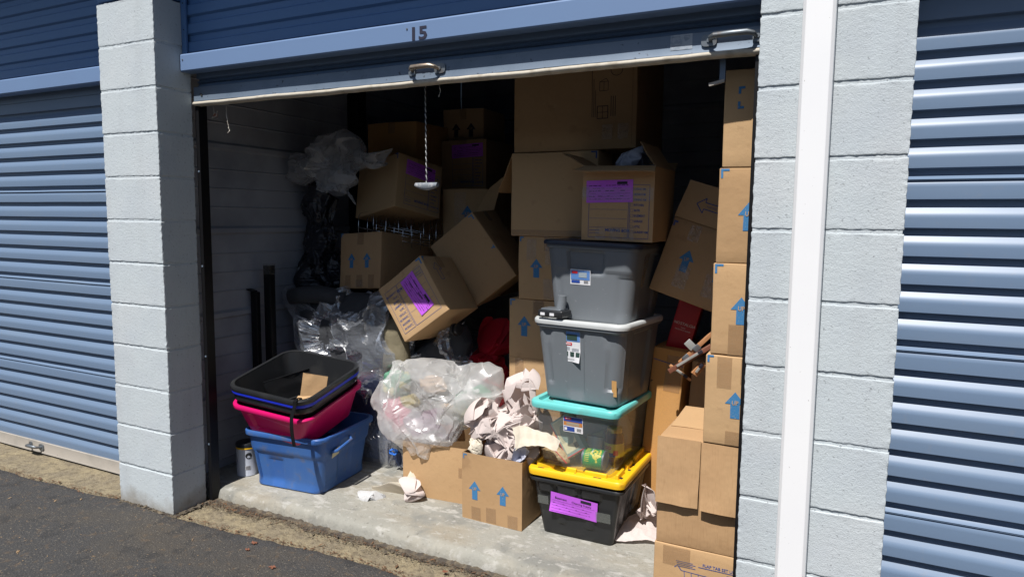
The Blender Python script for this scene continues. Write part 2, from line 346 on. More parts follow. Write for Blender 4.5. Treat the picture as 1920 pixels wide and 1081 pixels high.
def cardbox(label, c, d, a=(0, 0, 0), m=None, group=None, top=True, bulge=.004, dent=.003, prints=None, cat='box', openbox=False, mouth=None, name='cardboard_box', tapes=True):
    """closed box as one mesh (body centre c, size d); prints(F) draws on faces; open boxes have walls with thickness"""
    SEED[0] += 1; m = m or (cardA, cardE, cardD)[SEED[0] % 3]; wp = boxwarp(d, SEED[0], bulge, dent); mb = MB(); rot = eul(a)
    if not openbox:
        vs, fs = rbox(d, .004, 8, wp); mb.add(vs, fs, m)
    else:
        th = .005; h = [q/2 for q in d]
        def wall(fn): 
            for k, s_ in ((0, 1), (th, -1)):
                def g(u, v, k=k): return wp(fn(u, v, k))
                vs = [g(i/10, j/10) for j in range(11) for i in range(11)]
                fs = [(j*11+i, j*11+i+1, (j+1)*11+i+1, (j+1)*11+i) for j in range(10) for i in range(10)]
                mb.add(vs, fs if s_ > 0 else [f[::-1] for f in fs], m)
            mb.add([wp(fn(i/10, 1, k)) for i in range(11) for k in (0, th)], [(2*i, 2*i+2, 2*i+3, 2*i+1) for i in range(10)], edgeM)
        wall(lambda u, v, k: Vector((-h[0]+d[0]*u, -h[1]+k, -h[2]+d[2]*v)))
        wall(lambda u, v, k: Vector((h[0]-d[0]*u, h[1]-k, -h[2]+d[2]*v)))
        wall(lambda u, v, k: Vector((h[0]-k, -h[1]+d[1]*u, -h[2]+d[2]*v)))
        wall(lambda u, v, k: Vector((-h[0]+k, h[1]-d[1]*u, -h[2]+d[2]*v)))
        mb.box((0, 0, -h[2]+.003), (d[0]-.01, d[1]-.01, .004), m)
    F = {k: Face(mb, surf(k, 0, d, wp)) for k in 'FBRLTD'}
    if top and not openbox:
        L = max(d[0], d[1]); along = d[0] >= d[1]
        if along: F['T'].rect(0, 0, d[0]*.985, .003, slitM, 1, 6)
        else: F['T'].rect(0, 0, .003, d[1]*.985, slitM, 1, 1)
        if tapes:
            if along: F['T'].rect(0, 0, d[0]*.99, .05, tapeM, 1.6, 8); F['L'].rect(0, d[2]/2-.035, .05, .07, tapeM); F['R'].rect(0, d[2]/2-.035, .05, .07, tapeM)
            else: F['T'].patch(0, 0, .05, d[1]*.99, tapeM, 1.6, 8); F['F'].rect(0, d[2]/2-.035, .05, .07, tapeM); F['B'].rect(0, d[2]/2-.035, .05, .07, tapeM)
    if prints: prints(F, d)
    o = mb.build(name, None, angle=40, loc=Vector(c), rot=rot, weld=.00002)
    tag(o, label, cat, group)
    o['_w'] = 0; del o['_w']
    o_surf[o.name] = (d, wp)
    return o
o_surf = {}
def flap(parent, p0, p1, length, ang, m=None, up=(0, 0, 1), outn=None, taper=.02, th=.004, curl=0, label=None):
    """flap hinged on local edge p0-p1, swung ang degrees outward from `up` toward outn"""
    p0, p1, U, O = Vector(p0), Vector(p1), Vector(up), Vector(outn)
    mb = MB(); n = 8
    def dirv(t):
        A = R(ang+curl*t); return U*math.cos(A)+O*math.sin(A)
    def pt(u, t, k):
        e = (p1-p0).normalized(); L = (p1-p0).length; ins = taper*t
        p = p0+e*(ins+(L-2*ins)*u); q = Vector((0, 0, 0)); N = 6
        for i in range(int(t*N)): q += dirv(i/N)*length/N
        nrm = dirv(t).cross(e).normalized()
        nz = noise.noise(Vector((u*3+p0.x*9, t*3, length*10)))*.008*t
        return p+q+nrm*(k+nz)
    for k, s_ in ((0, 1), (th, -1)):
        vs = [pt(i/n, j/6, k) for j in range(7) for i in range(n+1)]
        fs = [(j*(n+1)+i, j*(n+1)+i+1, (j+1)*(n+1)+i+1, (j+1)*(n+1)+i) for j in range(6) for i in range(n)]
        mb.add(vs, fs if s_ < 0 else [f[::-1] for f in fs], m or cardA)
    rim = [(i/n, 1) for i in range(n+1)]
    mb.add([pt(u, t, k) for u, t in rim for k in (0, th)], [(2*i, 2*i+2, 2*i+3, 2*i+1) for i in range(n)], edgeM)
    for e in (0, 1): mb.add([pt(e, j/6, k) for j in range(7) for k in (0, th)], [(2*i, 2*i+2, 2*i+3, 2*i+1) for i in range(6)], edgeM)
    o = mb.build('flap', parent, angle=50)
    if label: o['label'] = label
    return o
def sticker(parent, face, u, v, w, h, rot=0, lines=True, words=None, curl=.0, name='paper_label'):
    d, wp = o_surf[parent.name]; mb = MB(); base = surf(face, 0, d, wp); c, s_ = math.cos(R(rot)), math.sin(R(rot))
    def fn(a, b, off):
        e = max(0, abs(a)/(w/2)-.6)+max(0, -b/(h/2)-.5)
        return base(u+a*c-b*s_, v+a*s_+b*c, off+.0022+curl*e*e+.001*noise.noise(Vector((a*30, b*30, u))))
    F = Face(mb, fn, .0008); F.patch(0, 0, w, h, lilac, 0, 10)
    if lines:
        F.rect(w*.27, h*.36, w*.22, h*.12, inkK, 1); 
        rnd = random.Random(int(u*1000)+7)
        for j in range(6):
            y = h*(.26-.12*j); x = -w*.44
            while x < w*.42:
                l = rnd.uniform(.03, .1)*w
                if rnd.random() < .7: F.line(x, y, x+l, y, h*.014 if j % 2 else h*.03, inkK)
                x += l+.02*w
        for j in range(3): F.line(-w*.42, -h*(.1+.13*j), w*.42, -h*(.1+.13*j), h*.008, inkK)
    for tx, tu, tv, th_ in (words or []): F.text(tx, tu*w, tv*h, th_*h, inkK, 1.6, .012, .9)
    return mb.build(name, parent, smooth=True)
def form(F, u, v, w, h, rot=0):
    """printed contents form with check boxes"""
    f = Face(F.mb, F.fn, F.off); cr, sr = math.cos(rot), math.sin(rot)
    f.fn = lambda a, b, o: F.fn(u+a*cr-b*sr, v+a*sr+b*cr, o)
    t = .0018
    f.frame(-w*.16, 0, w*.66, h, t, inkN); f.frame(w*.345, 0, w*.31, h, t, inkN)
    for j in range(4): f.line(-w*.47, h*(.2-.17*j), w*.15, h*(.2-.17*j), .001, inkN)
    for j, tx in enumerate(['LIVING RM', 'BEDROOM', 'DINING RM', 'KITCHEN', 'BATH', 'BASEMENT', 'GARAGE', 'ATTIC', 'LAUNDRY RM']):
        y = h*(.42-.1*j); f.frame(w*.225, y, h*.05, h*.05, .0009, inkN); 
        V, Fc, H = textmesh(tx, .02); q = h*.042/.7
        x0 = min(a for a, b in V)
        f.mb.add([f.P(w*.26+(a-x0)*q*.75, y+b*q) for a, b in V], Fc, inkN)
    f.text('MOVING BOX', w*.0, -h*.36, h*.06, inkN, 1, .04); 
    for j in range(2): f.line(-w*.47, -h*(.37+.05*j), -w*.3, -h*(.37+.05*j), .002, inkN)

def crumple(P, seed, f0=6, amp=.02, n=7, gain=.62, lac=1.55, aniso=(1, 1, 1)):
    """fold points along random creases: sharp facets like crumpled paper or film"""
    rs = np.random.RandomState(seed); P = np.array(P, float); A = np.array(aniso)
    f = f0; a = amp
    for k in range(n):
        for _ in range(2):
            m = rs.normal(size=3); m /= np.linalg.norm(m); m = m*A; q = rs.normal(size=3); q /= np.linalg.norm(q)
            t = (P@m)*f+rs.uniform(0, 2)
            tri = np.abs((t % 2)-1)-.5
            P = P+np.outer(tri*a, q)
        f *= lac; a *= gain
    return P
def pillow(out, y0, T, nu=90, nv=26, seed=1, f0=6, amp=.02, n=7, aniso=(1, 1, 1), back=.6, centre=None, pw=2., px=True, tilt=0, smoothb=3, gain=.62, clamp=None, dents=None):
    """closed soft volume: outline (photo pixels, at depth y0) inflated by T towards the street and T*back inward"""
    O = [at(a, b, y0) if px else np.array((a, y0, b)) for a, b in out]; O = np.array(O)
    # resample outline
    C = np.vstack([O, O[:1]]); L = np.r_[0, np.cumsum(np.linalg.norm(np.diff(C, axis=0), axis=1))]
    s = np.linspace(0, L[-1], nu, endpoint=False); B = np.stack([np.interp(s, L, C[:, i]) for i in range(3)], 1)
    for _ in range(smoothb): B = .5*B+.25*np.roll(B, 1, 0)+.25*np.roll(B, -1, 0)
    c = B.mean(0) if centre is None else at(centre[0], centre[1], y0)
    rs = []; 
    for j in range(nv+1):
        ph = math.pi*j/nv; r = math.sin(ph)**(1/pw*1.2) if 0 < j < nv else 0
        dep = math.cos(ph); dy = -T*dep if dep > 0 else -T*back*dep
        ring = c+(B-c)*r; ring[:, 1] += dy+tilt*(ring[:, 2]-c[2]); rs.append(ring)
    P = np.vstack(rs); P = crumple(P, seed, f0, amp, n, gain=gain, aniso=aniso)
    if dents: P = dent(P, *dents)
    if clamp is not None: P[:, 0] = np.maximum(P[:, 0], clamp+.01*np.sin(P[:, 2]*40))
    fs = []
    for j in range(nv):
        for i in range(nu):
            i2 = (i+1) % nu; fs.append((j*nu+i, (j+1)*nu+i, (j+1)*nu+i2, j*nu+i2))
    return P, fs
def soft(name, label, cat, m, out, y0, T, group=None, parent=None, smooth=True, angle=None, **k):
    P, fs = pillow(out, y0, T, **k); mb = MB(); mb.add(P.tolist(), fs, m)
    o = mb.build(name, parent, smooth=smooth, angle=angle, weld=.0003)
    if parent is None: tag(o, label, cat, group)
    elif label: o['label'] = label
    return o
def sheet(name, label, cat, m, corners, nu=50, nv=50, seed=1, f0=8, amp=.015, n=7, bend=None, parent=None, jag=.1, group=None, smooth=False, th=0):
    """crumpled sheet spanned by 4 world corners"""
    a, b, c, d = [np.array(q, float) for q in corners]; P = []
    for j in range(nv+1):
        for i in range(nu+1):
            u, v = i/nu, j/nv; q = (a*(1-u)+b*u)*(1-v)+(d*(1-u)+c*u)*v
            e = noise.noise(Vector((u*4+seed, v*4, seed)))*jag*np.linalg.norm(b-a)*max(abs(2*u-1), abs(2*v-1))**2
            q = q+(q-(a+b+c+d)/4)*e
            if bend: q = q+np.array(bend(u, v))
            P.append(q)
    P = crumple(P, seed, f0, amp, n); mb = MB()
    fs = [(j*(nu+1)+i, j*(nu+1)+i+1, (j+1)*(nu+1)+i+1, (j+1)*(nu+1)+i) for j in range(nv) for i in range(nu)]
    mb.add(P.tolist(), fs, m); o = mb.build(name, parent, smooth=smooth, angle=None if smooth else 28)
    if parent is None: tag(o, label, cat, group)
    return o

# ================================================================== THE SETTING
random.seed(4); DOORY = .2
def edge_y(x):
    xs = [-9, -3, -1.4, -.9, -.43, -.2, .085, .5, .99, 1.32, 2, 3, 9]; ys = [-.2, -.09, -.044, -.03, .0, .002, -.009, .02, .053, .05, .06, .05, .05]
    return float(np.interp(x, xs, ys))+.018*noise.noise(Vector((x*4, 3, 0)))+.008*noise.noise(Vector((x*17, 9, 0)))+.004*noise.noise(Vector((x*50, 9, 0)))
mb = MB()
xs = np.linspace(-4, 6, 1000)
def agf(u, v):
    x = -4+10*u; e = edge_y(x); t = v; y = -1.6*(1-t)+e*t
    z = .011+.004*noise.noise(Vector((x*3, y*3, 1)))+.0022*noise.noise(Vector((x*14, y*14, 5)))
    if v > .999: z = -.001
    return (x, y+.0035*noise.noise(Vector((x*60, y*60, 2))), z)
mb.grid(agf, 500, 60, asph)
mb.add([(-60, -60, .011), (60, -60, .011), (60, -1.6, .011), (-60, -1.6, .011)], [(0, 1, 2, 3)], asph)
mb.add([(-60, -1.6, .011), (-4, -1.6, .011), (-4, -.15, .011), (-60, -.15, .011)], [(0, 1, 2, 3)], asph)
mb.add([(6, -1.6, .011), (60, -1.6, .011), (60, .04, .011), (6, .04, .011)], [(0, 1, 2, 3)], asph)
o = mb.build('asphalt', smooth=True); tag(o, 'dark grey weathered asphalt drive in front of the storage units', 'asphalt', kind='structure')
mb = MB()
def apf(u, v):
    x = -4+10*u; y = -.4+.72*v
    return (x, y, -.002+.004*noise.noise(Vector((x*5, y*5, 8)))+.0028*noise.noise(Vector((x*30, y*30, 3))))
mb.grid(apf, 700, 60, apron)
o = mb.build('apron', smooth=True); tag(o, 'rough yellowish concrete apron between asphalt and floor slab', 'apron', kind='structure')
# floor slab with a chipped rounded lip
mb = MB()
def lip(x): return .246+.006*noise.noise(Vector((x*3, 0, 4)))+.007*noise.noise(Vector((x*11, 5, 4)))+.003*noise.noise(Vector((x*40, 5, 4)))
prof = [(-.012, -.006), (-.010, .012), (-.004, .034), (.004, .048), (.016, .056), (.034, .0595), (.06, .060)]
def slf(u, v):
    x = -.2+3.0*u; k = v*30; l = lip(x)
    if k <= 6:
        i = int(k); a, z = prof[i]
        return (x, l+a+.005*noise.noise(Vector((x*50, k, 1)))+.007*max(0, noise.noise(Vector((x*14, k*.3, 9)))), z-.010*max(0, noise.noise(Vector((x*20, k*.3, 5))))*(k > 1)+.003*noise.noise(Vector((x*60, k*.7, 2)))*(k > 0))
    y = l+.06+(3.05-l-.06)*((k-6)/24)**1.8
    return (x, y, .060+.0012*noise.noise(Vector((x*4, y*4, 2))))
mb.grid(slf, 420, 30, conc)
o = mb.build('floor_slab', smooth=True); tag(o, 'grey concrete floor slab of the open unit, raised lip at the front', 'floor', kind='structure')
# dark grit lying along the foot of the lip
mb = MB()
def grf(u, v):
    x = .02+2.6*u; wd = .045+.035*noise.noise(Vector((x*5, 1, 1)))+.012*noise.noise(Vector((x*23, 1, 1))); y = lip(x)-.008-wd*(1-v)
    return (x, y, .0015+.010*math.sin(math.pi*min(1, v*.55+.02))*(.6+.7*noise.noise(Vector((x*30, y*30, 7))))+.004*noise.noise(Vector((x*90, y*90, 7))))
mb.grid(grf, 520, 10, dirtM)
o = mb.build('grit_strip', smooth=True); tag(o, 'dark grit gathered along the foot of the concrete lip', 'grit', kind='stuff')

def pillar(x0, x1, label):
    mb = MB(); H = .2032; n = 12; D = .19
    mb.box(((x0+x1)/2, D/2, n*H/2), (x1-x0-.006, D-.006, n*H-.01), block)
    for k in range(n):
        d = (x1-x0, D, H-.0105); j = k*3.7+x0*9
        def wp(p, j=j):
            q = Vector((p.x*16+j, p.y*16, p.z*16)); s_ = Vector((p.x*70+j, p.y*70, p.z*70))
            e = sum(1 for i in range(3) if abs(p[i]) > d[i]/2-.006)
            return p+Vector((noise.noise(q), noise.noise(q+Vector((9, 0, 0))), noise.noise(q+Vector((0, 9, 0)))))*.0005+Vector((noise.noise(s_), noise.noise(s_+Vector((9, 0, 0))), noise.noise(s_+Vector((0, 9, 0)))))*(.0022 if e > 1 else .0002)
        vs, fs = rbox(d, .0022, 44, wp)
        mb.add(vs, fs, block, Matrix.Translation(((x0+x1)/2+random.uniform(-.001, .001), D/2+random.uniform(-.001, .001), k*H+H/2)))
    o = mb.build('block_pillar', angle=40); return tag(o, label, 'pillar')
pillar(-.396, 0, 'painted block pillar left of the open unit, no downspout')
pillar(2.605, 2.998, 'painted block pillar right of the open unit, behind the white downspout')
# downspout
mb = MB(); cx, wd = 2.7625, .083; ch = .009; y0, y1 = -.068, -.006
sec = [(cx-wd/2, y1), (cx-wd/2, y0+ch), (cx-wd/2+ch, y0), (cx+wd/2-ch, y0), (cx+wd/2, y0+ch), (cx+wd/2, y1)]
mb.rings([[(x, y, z) for x, y in sec] for z in (.04, .8, 1.6, 2.44)], spoutM, capa=True, capb=True)
dsp = mb.build('downspout'); tag(dsp, 'white square metal downspout running down the right pillar', 'downspout')
bv = dsp.modifiers.new('b', 'BEVEL'); bv.width = .0015; bv.segments = 2

def curtain(x0, x1, z0, z1, yf, seams=(1.573, 1.065, .557)):
    pts = []
    for s_ in [2.081]+list(seams)+[.049]:
        for k in range(6):
            zc = s_-.0685-k*.0835+.0835*0
            pts += [(zc+.0125, 0), (zc+.0115, .0012), (zc+.0095, .0165), (zc+.0075, .0185), (zc-.006, .0185), (zc-.009, .0165), (zc-.0245, .0062), (zc-.030, .0032), (zc-.0345, .0015), (zc-.039, .0004), (zc-.043, 0)]
        pts += [(s_+.0015, 0), (s_+.0008, .004), (s_-.0008, .004), (s_-.0015, 0)]
    pts = sorted({p for p in pts if z0 < p[0] < z1}, key=lambda p: -p[0])
    pts = [(z1, pts[0][1])]+pts+[(z0, pts[-1][1])]
    mb = MB(); n = 24
    vs = []; 
    for z, dy in pts:
        for i in range(n+1):
            x = x0+(x1-x0)*i/n; vs.append((x, yf+dy+.0015*noise.noise(Vector((x*2, z*2, 1)))+.0008*noise.noise(Vector((x*9, z*6, 1))), z+.0008*noise.noise(Vector((x*5, z, 3)))))
    fs = [(j*(n+1)+i, (j+1)*(n+1)+i, (j+1)*(n+1)+i+1, j*(n+1)+i+1) for j in range(len(pts)-1) for i in range(n)]
    mb.add(vs, fs, blueM); return mb
def handle(mb_, x, z, y, flip=1, L=.11, tube=copper, big=False):
    """plate, bolt, and bent tube grip"""
    for sx in (-1, 1):
        q = 1.25 if sx*flip > 0 else .8
        P = []
        for k in range(20):
            a = 2*math.pi*k/20; c_, s_ = math.cos(a), math.sin(a)
            P.append((x+sx*L/2+.020*q*math.copysign(abs(c_)**.6, c_), z+.019*math.copysign(abs(s_)**.6, s_)))
        mb_.rings([[(a, y, b) for a, b in P], [(a, y-.005, b) for a, b in P]], steel, capb=True)
        mb_.rings([[(x+sx*L/2+.007*math.cos(2*math.pi*k/12), y-.005-h_, z+.007*math.sin(2*math.pi*k/12)) for k in range(12)] for h_ in (0, .004)], steel, capb=True)
    mb_.tube([(x-L/2+.004, y-.004, z), (x-L/2+.008, y-.025, z+.004), (x-L/2+.02, y-.036, z+.006), (x, y-.037, z+.007), (x+L/2-.03, y-.036, z+.007), (x+L/2-.012, y-.028, z+.004), (x+L/2-.004, y-.004, z-.002)], [.006, .008, .0095, .0095, .0095, .008, .006], tube, 12)
def bar(x0, x1, z, h, y, m, seal=True, wavy=0):
    mb = MB(); n = 60
    P = [(y+.004, z+h), (y-.002, z+h), (y-.004, z+h-.003), (y-.004, z+.006), (y-.006, z+.002), (y-.006, z), (y+.03, z), (y+.03, z+h-.002)]
    mb.rings([[(x0+(x1-x0)*i/n, a, b+wavy*noise.noise(Vector((i*.12, 0, 0)))) for a, b in P] for i in range(n+1)], m, capa=True, capb=True)
    return mb
def rdoor(x0, x1, label, hx):
    r = empty('roll_up_door', ((x0+x1)/2, DOORY+.02, 0)); tag(r, label, 'door'); off = Vector(r.location)
    def B(mb, nm, par=r, **k):
        mb.v = [tuple(Vector(v)-off) for v in mb.v]; return mb.build(nm, par, **k)
    B(curtain(x0, x1, .083, 2.42, DOORY+.015), 'curtain', angle=35)
    b = B(bar(x0, x1, .012, .07, DOORY+.012, paleM), 'bottom_bar', angle=30)
    h = MB(); handle(h, hx, .05, DOORY+.008, tube=steel); B(h, 'handle', b, angle=40)
    return r
rdoor(-3.4, -.397, 'closed blue roll-up door left of the left block pillar', -1.50)
rdoor(2.999, 6.2, 'closed blue roll-up door at the right edge, beyond the downspout', 4.6)
# the open door
dr = empty('roll_up_door', (1.3, DOORY, 2)); tag(dr, 'rolled-up blue door over the open unit full of boxes', 'door'); off = Vector(dr.location)
def B(mb, nm, par=dr, **k):
    mb.v = [tuple(Vector(v)-off) for v in mb.v]; return mb.build(nm, par, **k)
mb = curtain(.012, 2.598, 2.055, 2.40, DOORY+.012, seams=(2.24,))
B(mb, 'curtain', angle=35)
mb = MB(); mb.rings([[(x, .50+.21*math.cos(2*math.pi*k/40), 2.385+.205*math.sin(2*math.pi*k/40)) for k in range(40)] for x in (.02, 2.59)], sidM, capa=True, capb=True)
B(mb, 'door_roll', angle=40)
bb = B(bar(.008, 2.6, 1.990, .068, DOORY, galv, wavy=.002), 'bottom_bar', angle=30)
mb = MB(); n = 90; rs = []
for i in range(n+1):
    x = .005+2.593*i/n; dz = .0035*noise.noise(Vector((i*.09, 2, 0)))+.0015*noise.noise(Vector((i*.4, 2, 0)))
    rs.append([(x, DOORY+a, 1.990+b+dz) for a, b in ((-.006, -.001), (-.011, -.005), (-.013, -.010), (-.011, -.015), (-.004, -.019), (.02, -.020), (.022, -.001))])
mb.rings(rs, sealM, capa=True, capb=True); B(mb, 'bottom_seal', bb, angle=50)
mb = MB(); handle(mb, 1.335, 2.0265, DOORY-.005, 1, .13); B(mb, 'handle', bb, angle=40)
mb = MB(); handle(mb, 2.50, 2.026, DOORY-.005, -1, .15, tube=steel); B(mb, 'handle', bb, angle=40)
mb = MB(); mb.rings([[(.063+.006*math.cos(2*math.pi*k/12), DOORY-.0045-h_, 2.018+.006*math.sin(2*math.pi*k/12)) for k in range(12)] for h_ in (0, .003)], darkM, capb=True); B(mb, 'bolt', bb)
mb = MB(); f = Face(mb, lambda u, v, o: (2.335+u, DOORY-.0045-o, 2.030+v), .0004)
f.poly([(-.036, -.024), (.036, -.024), (.036, .025), (-.036, .025)], mat('faded_sticker', (.32, .36, .41), .6, nz=[(60, 4, .5, .6, (.2, .25, .3), .7)])); f.frame(-.018, .004, .026, .028, .0012, galv); f.frame(.018, .014, .014, .012, .0012, galv)
B(mb, 'sticker', bb)
mb = MB(); mb.box((2.462, DOORY+.045, 1.955), (.018, .004, .10), galv); mb.box((2.445, DOORY+.043, 1.9), (.05, .012, .010), paleM, Matrix.Rotation(R(-12), 3, 'Y')); B(mb, 'latch_bracket')
# guide rails
for x0, x1, lab in ((.004, .027, 'black steel door track on the left pillar'), (2.569, 2.601, 'black steel door track hidden behind the right pillar')):
    mb = MB(); mb.box(((x0+x1)/2, .206, 1.03), (x1-x0, .004, 2.05), blackM); s_ = x1 if x0 < 1 else x0
    mb.box((s_+(-.002 if x0 < 1 else .002), .228, 1.03), (.004, .04, 2.05), blackM); mb.box(((x0+x1)/2, .250, 1.03), (x1-x0, .004, 2.05), blackM)
    for z in (.3, .75, 1.2, 1.66): mb.box(((x0+x1)/2, .203, z), (.010, .004, .010), galv, bev=.002)
    tag(mb.build('door_track'), lab, 'door track')
# header siding, trims
def header(x0, x1, label, lab2, number=False):
    mb = MB(); pts = []
    z = 2.19
    while z < 2.94:
        pts += [(z, .012), (z+.012, .012), (z+.020, .0), (z+.062, 0), (z+.070, .012)]; z += .0845
    n = 10; vs = [(x0+.002+(x1-x0-.004)*i/n, .158+dy, zz) for zz, dy in pts for i in range(n+1)]
    mb.add(vs, [(j*(n+1)+i, j*(n+1)+i+1, (j+1)*(n+1)+i+1, (j+1)*(n+1)+i) for j in range(len(pts)-1) for i in range(n)], sidM)
    o = mb.build('header_siding'); tag(o, label, 'siding')
    for xa in (x0+.002, x1-.034):
        mb = MB(); mb.box((xa+.016, .150, 2.57), (.032, .012, .75), sidM, bev=.002)
        for z in (2.31, 2.43): mb.rings([[(xa+.018+.003*math.cos(k), .144-h_, z+.003*math.sin(k)) for k in range(6)] for h_ in (0, .002)], darkM, capb=True)
        mb.build('corner_trim', o, angle=30)
    mb = MB(); P = [(.160, 2.196), (.138, 2.196), (.1355, 2.194), (.1345, 2.190), (.1345, 2.125), (.1365, 2.122), (.19, 2.1205), (.19, 2.118), (.1355, 2.119), (.132, 2.124), (.132, 2.192), (.1355, 2.198), (.160, 2.1985)]
    n = 40
    mb.rings([[(x0+.002+(x1-x0-.004)*i/n, a+.0012*noise.noise(Vector((i*.3, 1, x0))), b) for a, b in P] for i in range(n+1)], trimM)
    for xx in (x0+.02, x0+(x1-x0)*.495, x1-.03): mb.rings([[(xx+r_*math.cos(2*math.pi*k/8), .132-h_, 2.171+r_*math.sin(2*math.pi*k/8)) for k in range(8)] for h_, r_ in ((0, .004), (.003, .003))], steel, capb=True)
    t = mb.build('door_header_trim', angle=30); tag(t, lab2, 'trim')
    if number:
        mb = MB(); f = Face(mb, lambda u, v, o_: (1.338+u, .1305-o_, 2.150+v), .0004); f.text('15', .004, 0, .050, mat('number_ink', (.015, .015, .035), .6), 1, .026, 1.3)
        mb.build('unit_number', t)
    return o
header(0, 2.605, 'shaded blue ribbed siding over the open unit', 'blue header trim with the number 15', True)
header(-3.4, -.396, 'shaded blue ribbed siding over the left closed door', 'blue header trim over the left closed door')
header(2.998, 6.2, 'shaded blue ribbed siding over the right closed door', 'blue header trim over the right closed door')
mb = MB(); mb.box((1.4, 1.44, 2.985), (9.8, 3.46, .07), sidM, bev=.004); mb.box((1.4, -.296, 3.03), (9.8, .012, .17), trimM, bev=.003)
for xa, xb, lb in ((-.396, 0, 'blue-grey metal cap panel above the left block pillar'), (2.605, 2.998, 'blue-grey metal cap panel above the right block pillar')):
    m2 = MB(); m2.box(((xa+xb)/2, .09, 2.695), (xb-xa-.002, .17, .505), sidM, bev=.003); tag(m2.build('cap_panel', angle=30), lb, 'panel')
o = mb.build('roof_eave', angle=30); tag(o, 'blue roof eave running above the siding and pillars', 'eave')
mb = MB(); mb.box((2, -12.5, 1.6), (44, 5, 3.2), block); mb.box((2, -12.4, 3.26), (44.6, 5.6, .12), sidM)  # unseen row across the drive, added to keep horizon sky light out of the unit
for k in range(13): mb.box((-18+k*3.0, -9.99, 1.05), (2.5, .03, 2.1), blueM)
tag(mb.build('sky_blocking_row'), 'unseen row of storage units behind the viewer, added to block low sky light', 'building')
# inner walls
def ribwall(name, label, fn, L, Hh=2.95):
    mb = MB(); pts = [(0, 0)]; 
    for zc in (.46, .915, 1.375, 1.825, 2.28):
        pts += [(zc-.03, 0), (zc-.018, .016), (zc+.004, .016), (zc+.018, 0)]
    q = []
    for a, b in zip(pts, pts[1:]+[(Hh, 0)]):
        q.append(a)
        if b[0]-a[0] > .2:
            for t in (.25, .5, .75): z = a[0]+(b[0]-a[0])*t; q += [(z-.006, a[1]), (z, a[1]+.005), (z+.006, a[1])]
    q.append((Hh, 0)); n = 16
    vs = [fn(L*i/n, z, d+.002*noise.noise(Vector((i*.7, z*3, 1)))) for z, d in q for i in range(n+1)]
    mb.add(vs, [(j*(n+1)+i, j*(n+1)+i+1, (j+1)*(n+1)+i+1, (j+1)*(n+1)+i) for j in range(len(q)-1) for i in range(n)], innerM)
    return tag(mb.build(name), label, 'wall')
ribwall('partition_wall', 'dark ribbed metal wall on the left inside the open unit', lambda a, z, d: (-.2+d, .19+a, z), 2.86)
ribwall('partition_wall', 'ribbed metal wall on the right inside, behind the box stack', lambda a, z, d: (2.80-d, 3.05-a, z), 2.86)
ribwall('back_wall', 'dark ribbed back wall of the open unit', lambda a, z, d: (-.2+a, 3.05-d, z), 3.0)
for x0, x1, lab in ((-.396, -.2, 'narrow dark closure strip behind the left pillar'), ):
    pass
mb = MB(); mb.box((-.15, 1.6, 1.5), (.09, .09, 2.88), blackM, bev=.004); tag(mb.build('wall_post', angle=30), 'dark steel post standing against the left inner wall', 'post')

def fold_sheet(name, label, cat, m, c, radii, size, n=34, seed=1, res=120, rot=None, soft_=1, group=None, parent=None, tight=(.70, 1.05), smooth=0, vary=.006):
    """a real sheet folded again and again across random planes until it fits an ellipsoid: flat facets, sharp creases"""
    rs = np.random.RandomState(seed); nx = res; ny = max(8, int(res*size[1]/size[0])); A = np.array(radii, float)
    U, V = np.meshgrid(np.linspace(-.5, .5, nx+1)*size[0], np.linspace(-.5, .5, ny+1)*size[1])
    e = 1+.05*np.sin(U*23+seed)+.04*np.sin(V*31)
    P = np.stack([U*e, .05*np.sin(U*7+seed)*np.cos(V*6), V*e], -1).reshape(-1, 3)
    Q, _ = np.linalg.qr(rs.normal(size=(3, 3))); 
    if rot is None: P = P@Q
    else: P = P@np.array(eul(rot)).T
    for k in range(n):
        d = rs.normal(size=3); d /= np.linalg.norm(d); h = np.linalg.norm(A*d)*rs.uniform(*tight)
        t = P@d-h; mk = t > 0; P[mk] -= np.outer(2*t[mk], d)
        P += vary*np.stack([np.sin(P[:, 1]*31+k), np.sin(P[:, 2]*29+k), np.sin(P[:, 0]*33+k)], 1)*.4
    r = np.sqrt(((P/A)**2).sum(1)); f = np.where(r > 1.15, (1.15+.15*np.tanh(r-1.15))/r, 1); P *= f[:, None]
    G_ = P.reshape(ny+1, nx+1, 3)
    for _ in range(soft_):
        G_[1:-1, 1:-1] = .5*G_[1:-1, 1:-1]+.125*(G_[:-2, 1:-1]+G_[2:, 1:-1]+G_[1:-1, :-2]+G_[1:-1, 2:])
    P = G_.reshape(-1, 3)+np.array(c); mb = MB()
    fs = [(j*(nx+1)+i, j*(nx+1)+i+1, (j+1)*(nx+1)+i+1, (j+1)*(nx+1)+i) for j in range(ny) for i in range(nx)]
    mb.add(P.tolist(), fs, m); o = mb.build(name, parent, angle=35)
    if parent is None: tag(o, label, cat, group)
    return o
def dent(P, n, lo, hi, seed, rc=3):
    """push caps of a closed shape inward across random planes, leaving crisp creases"""
    rs = np.random.RandomState(seed); c = P.mean(0); lo0, hi0 = P.min(0), P.max(0)
    for k in range(n):
        v = P[rs.randint(len(P))]; d = (v-c); d /= np.linalg.norm(d)+1e-9; d = d*np.array([1, 1.6, 1])+rs.normal(size=3)*.35; d /= np.linalg.norm(d)
        h = v@d-rs.uniform(lo, hi); t = P@d-h; g = np.clip(1.25-np.linalg.norm(P-v, axis=1)/(hi*rc+.03), 0, 1)**.5; P = P-np.outer(1.7*np.clip(t, 0, hi*1.2)*np.minimum(1, g*1.6), d)
    lo1, hi1 = P.min(0), P.max(0)
    return lo0+(P-lo1)/(hi1-lo1)*(hi0-lo0)

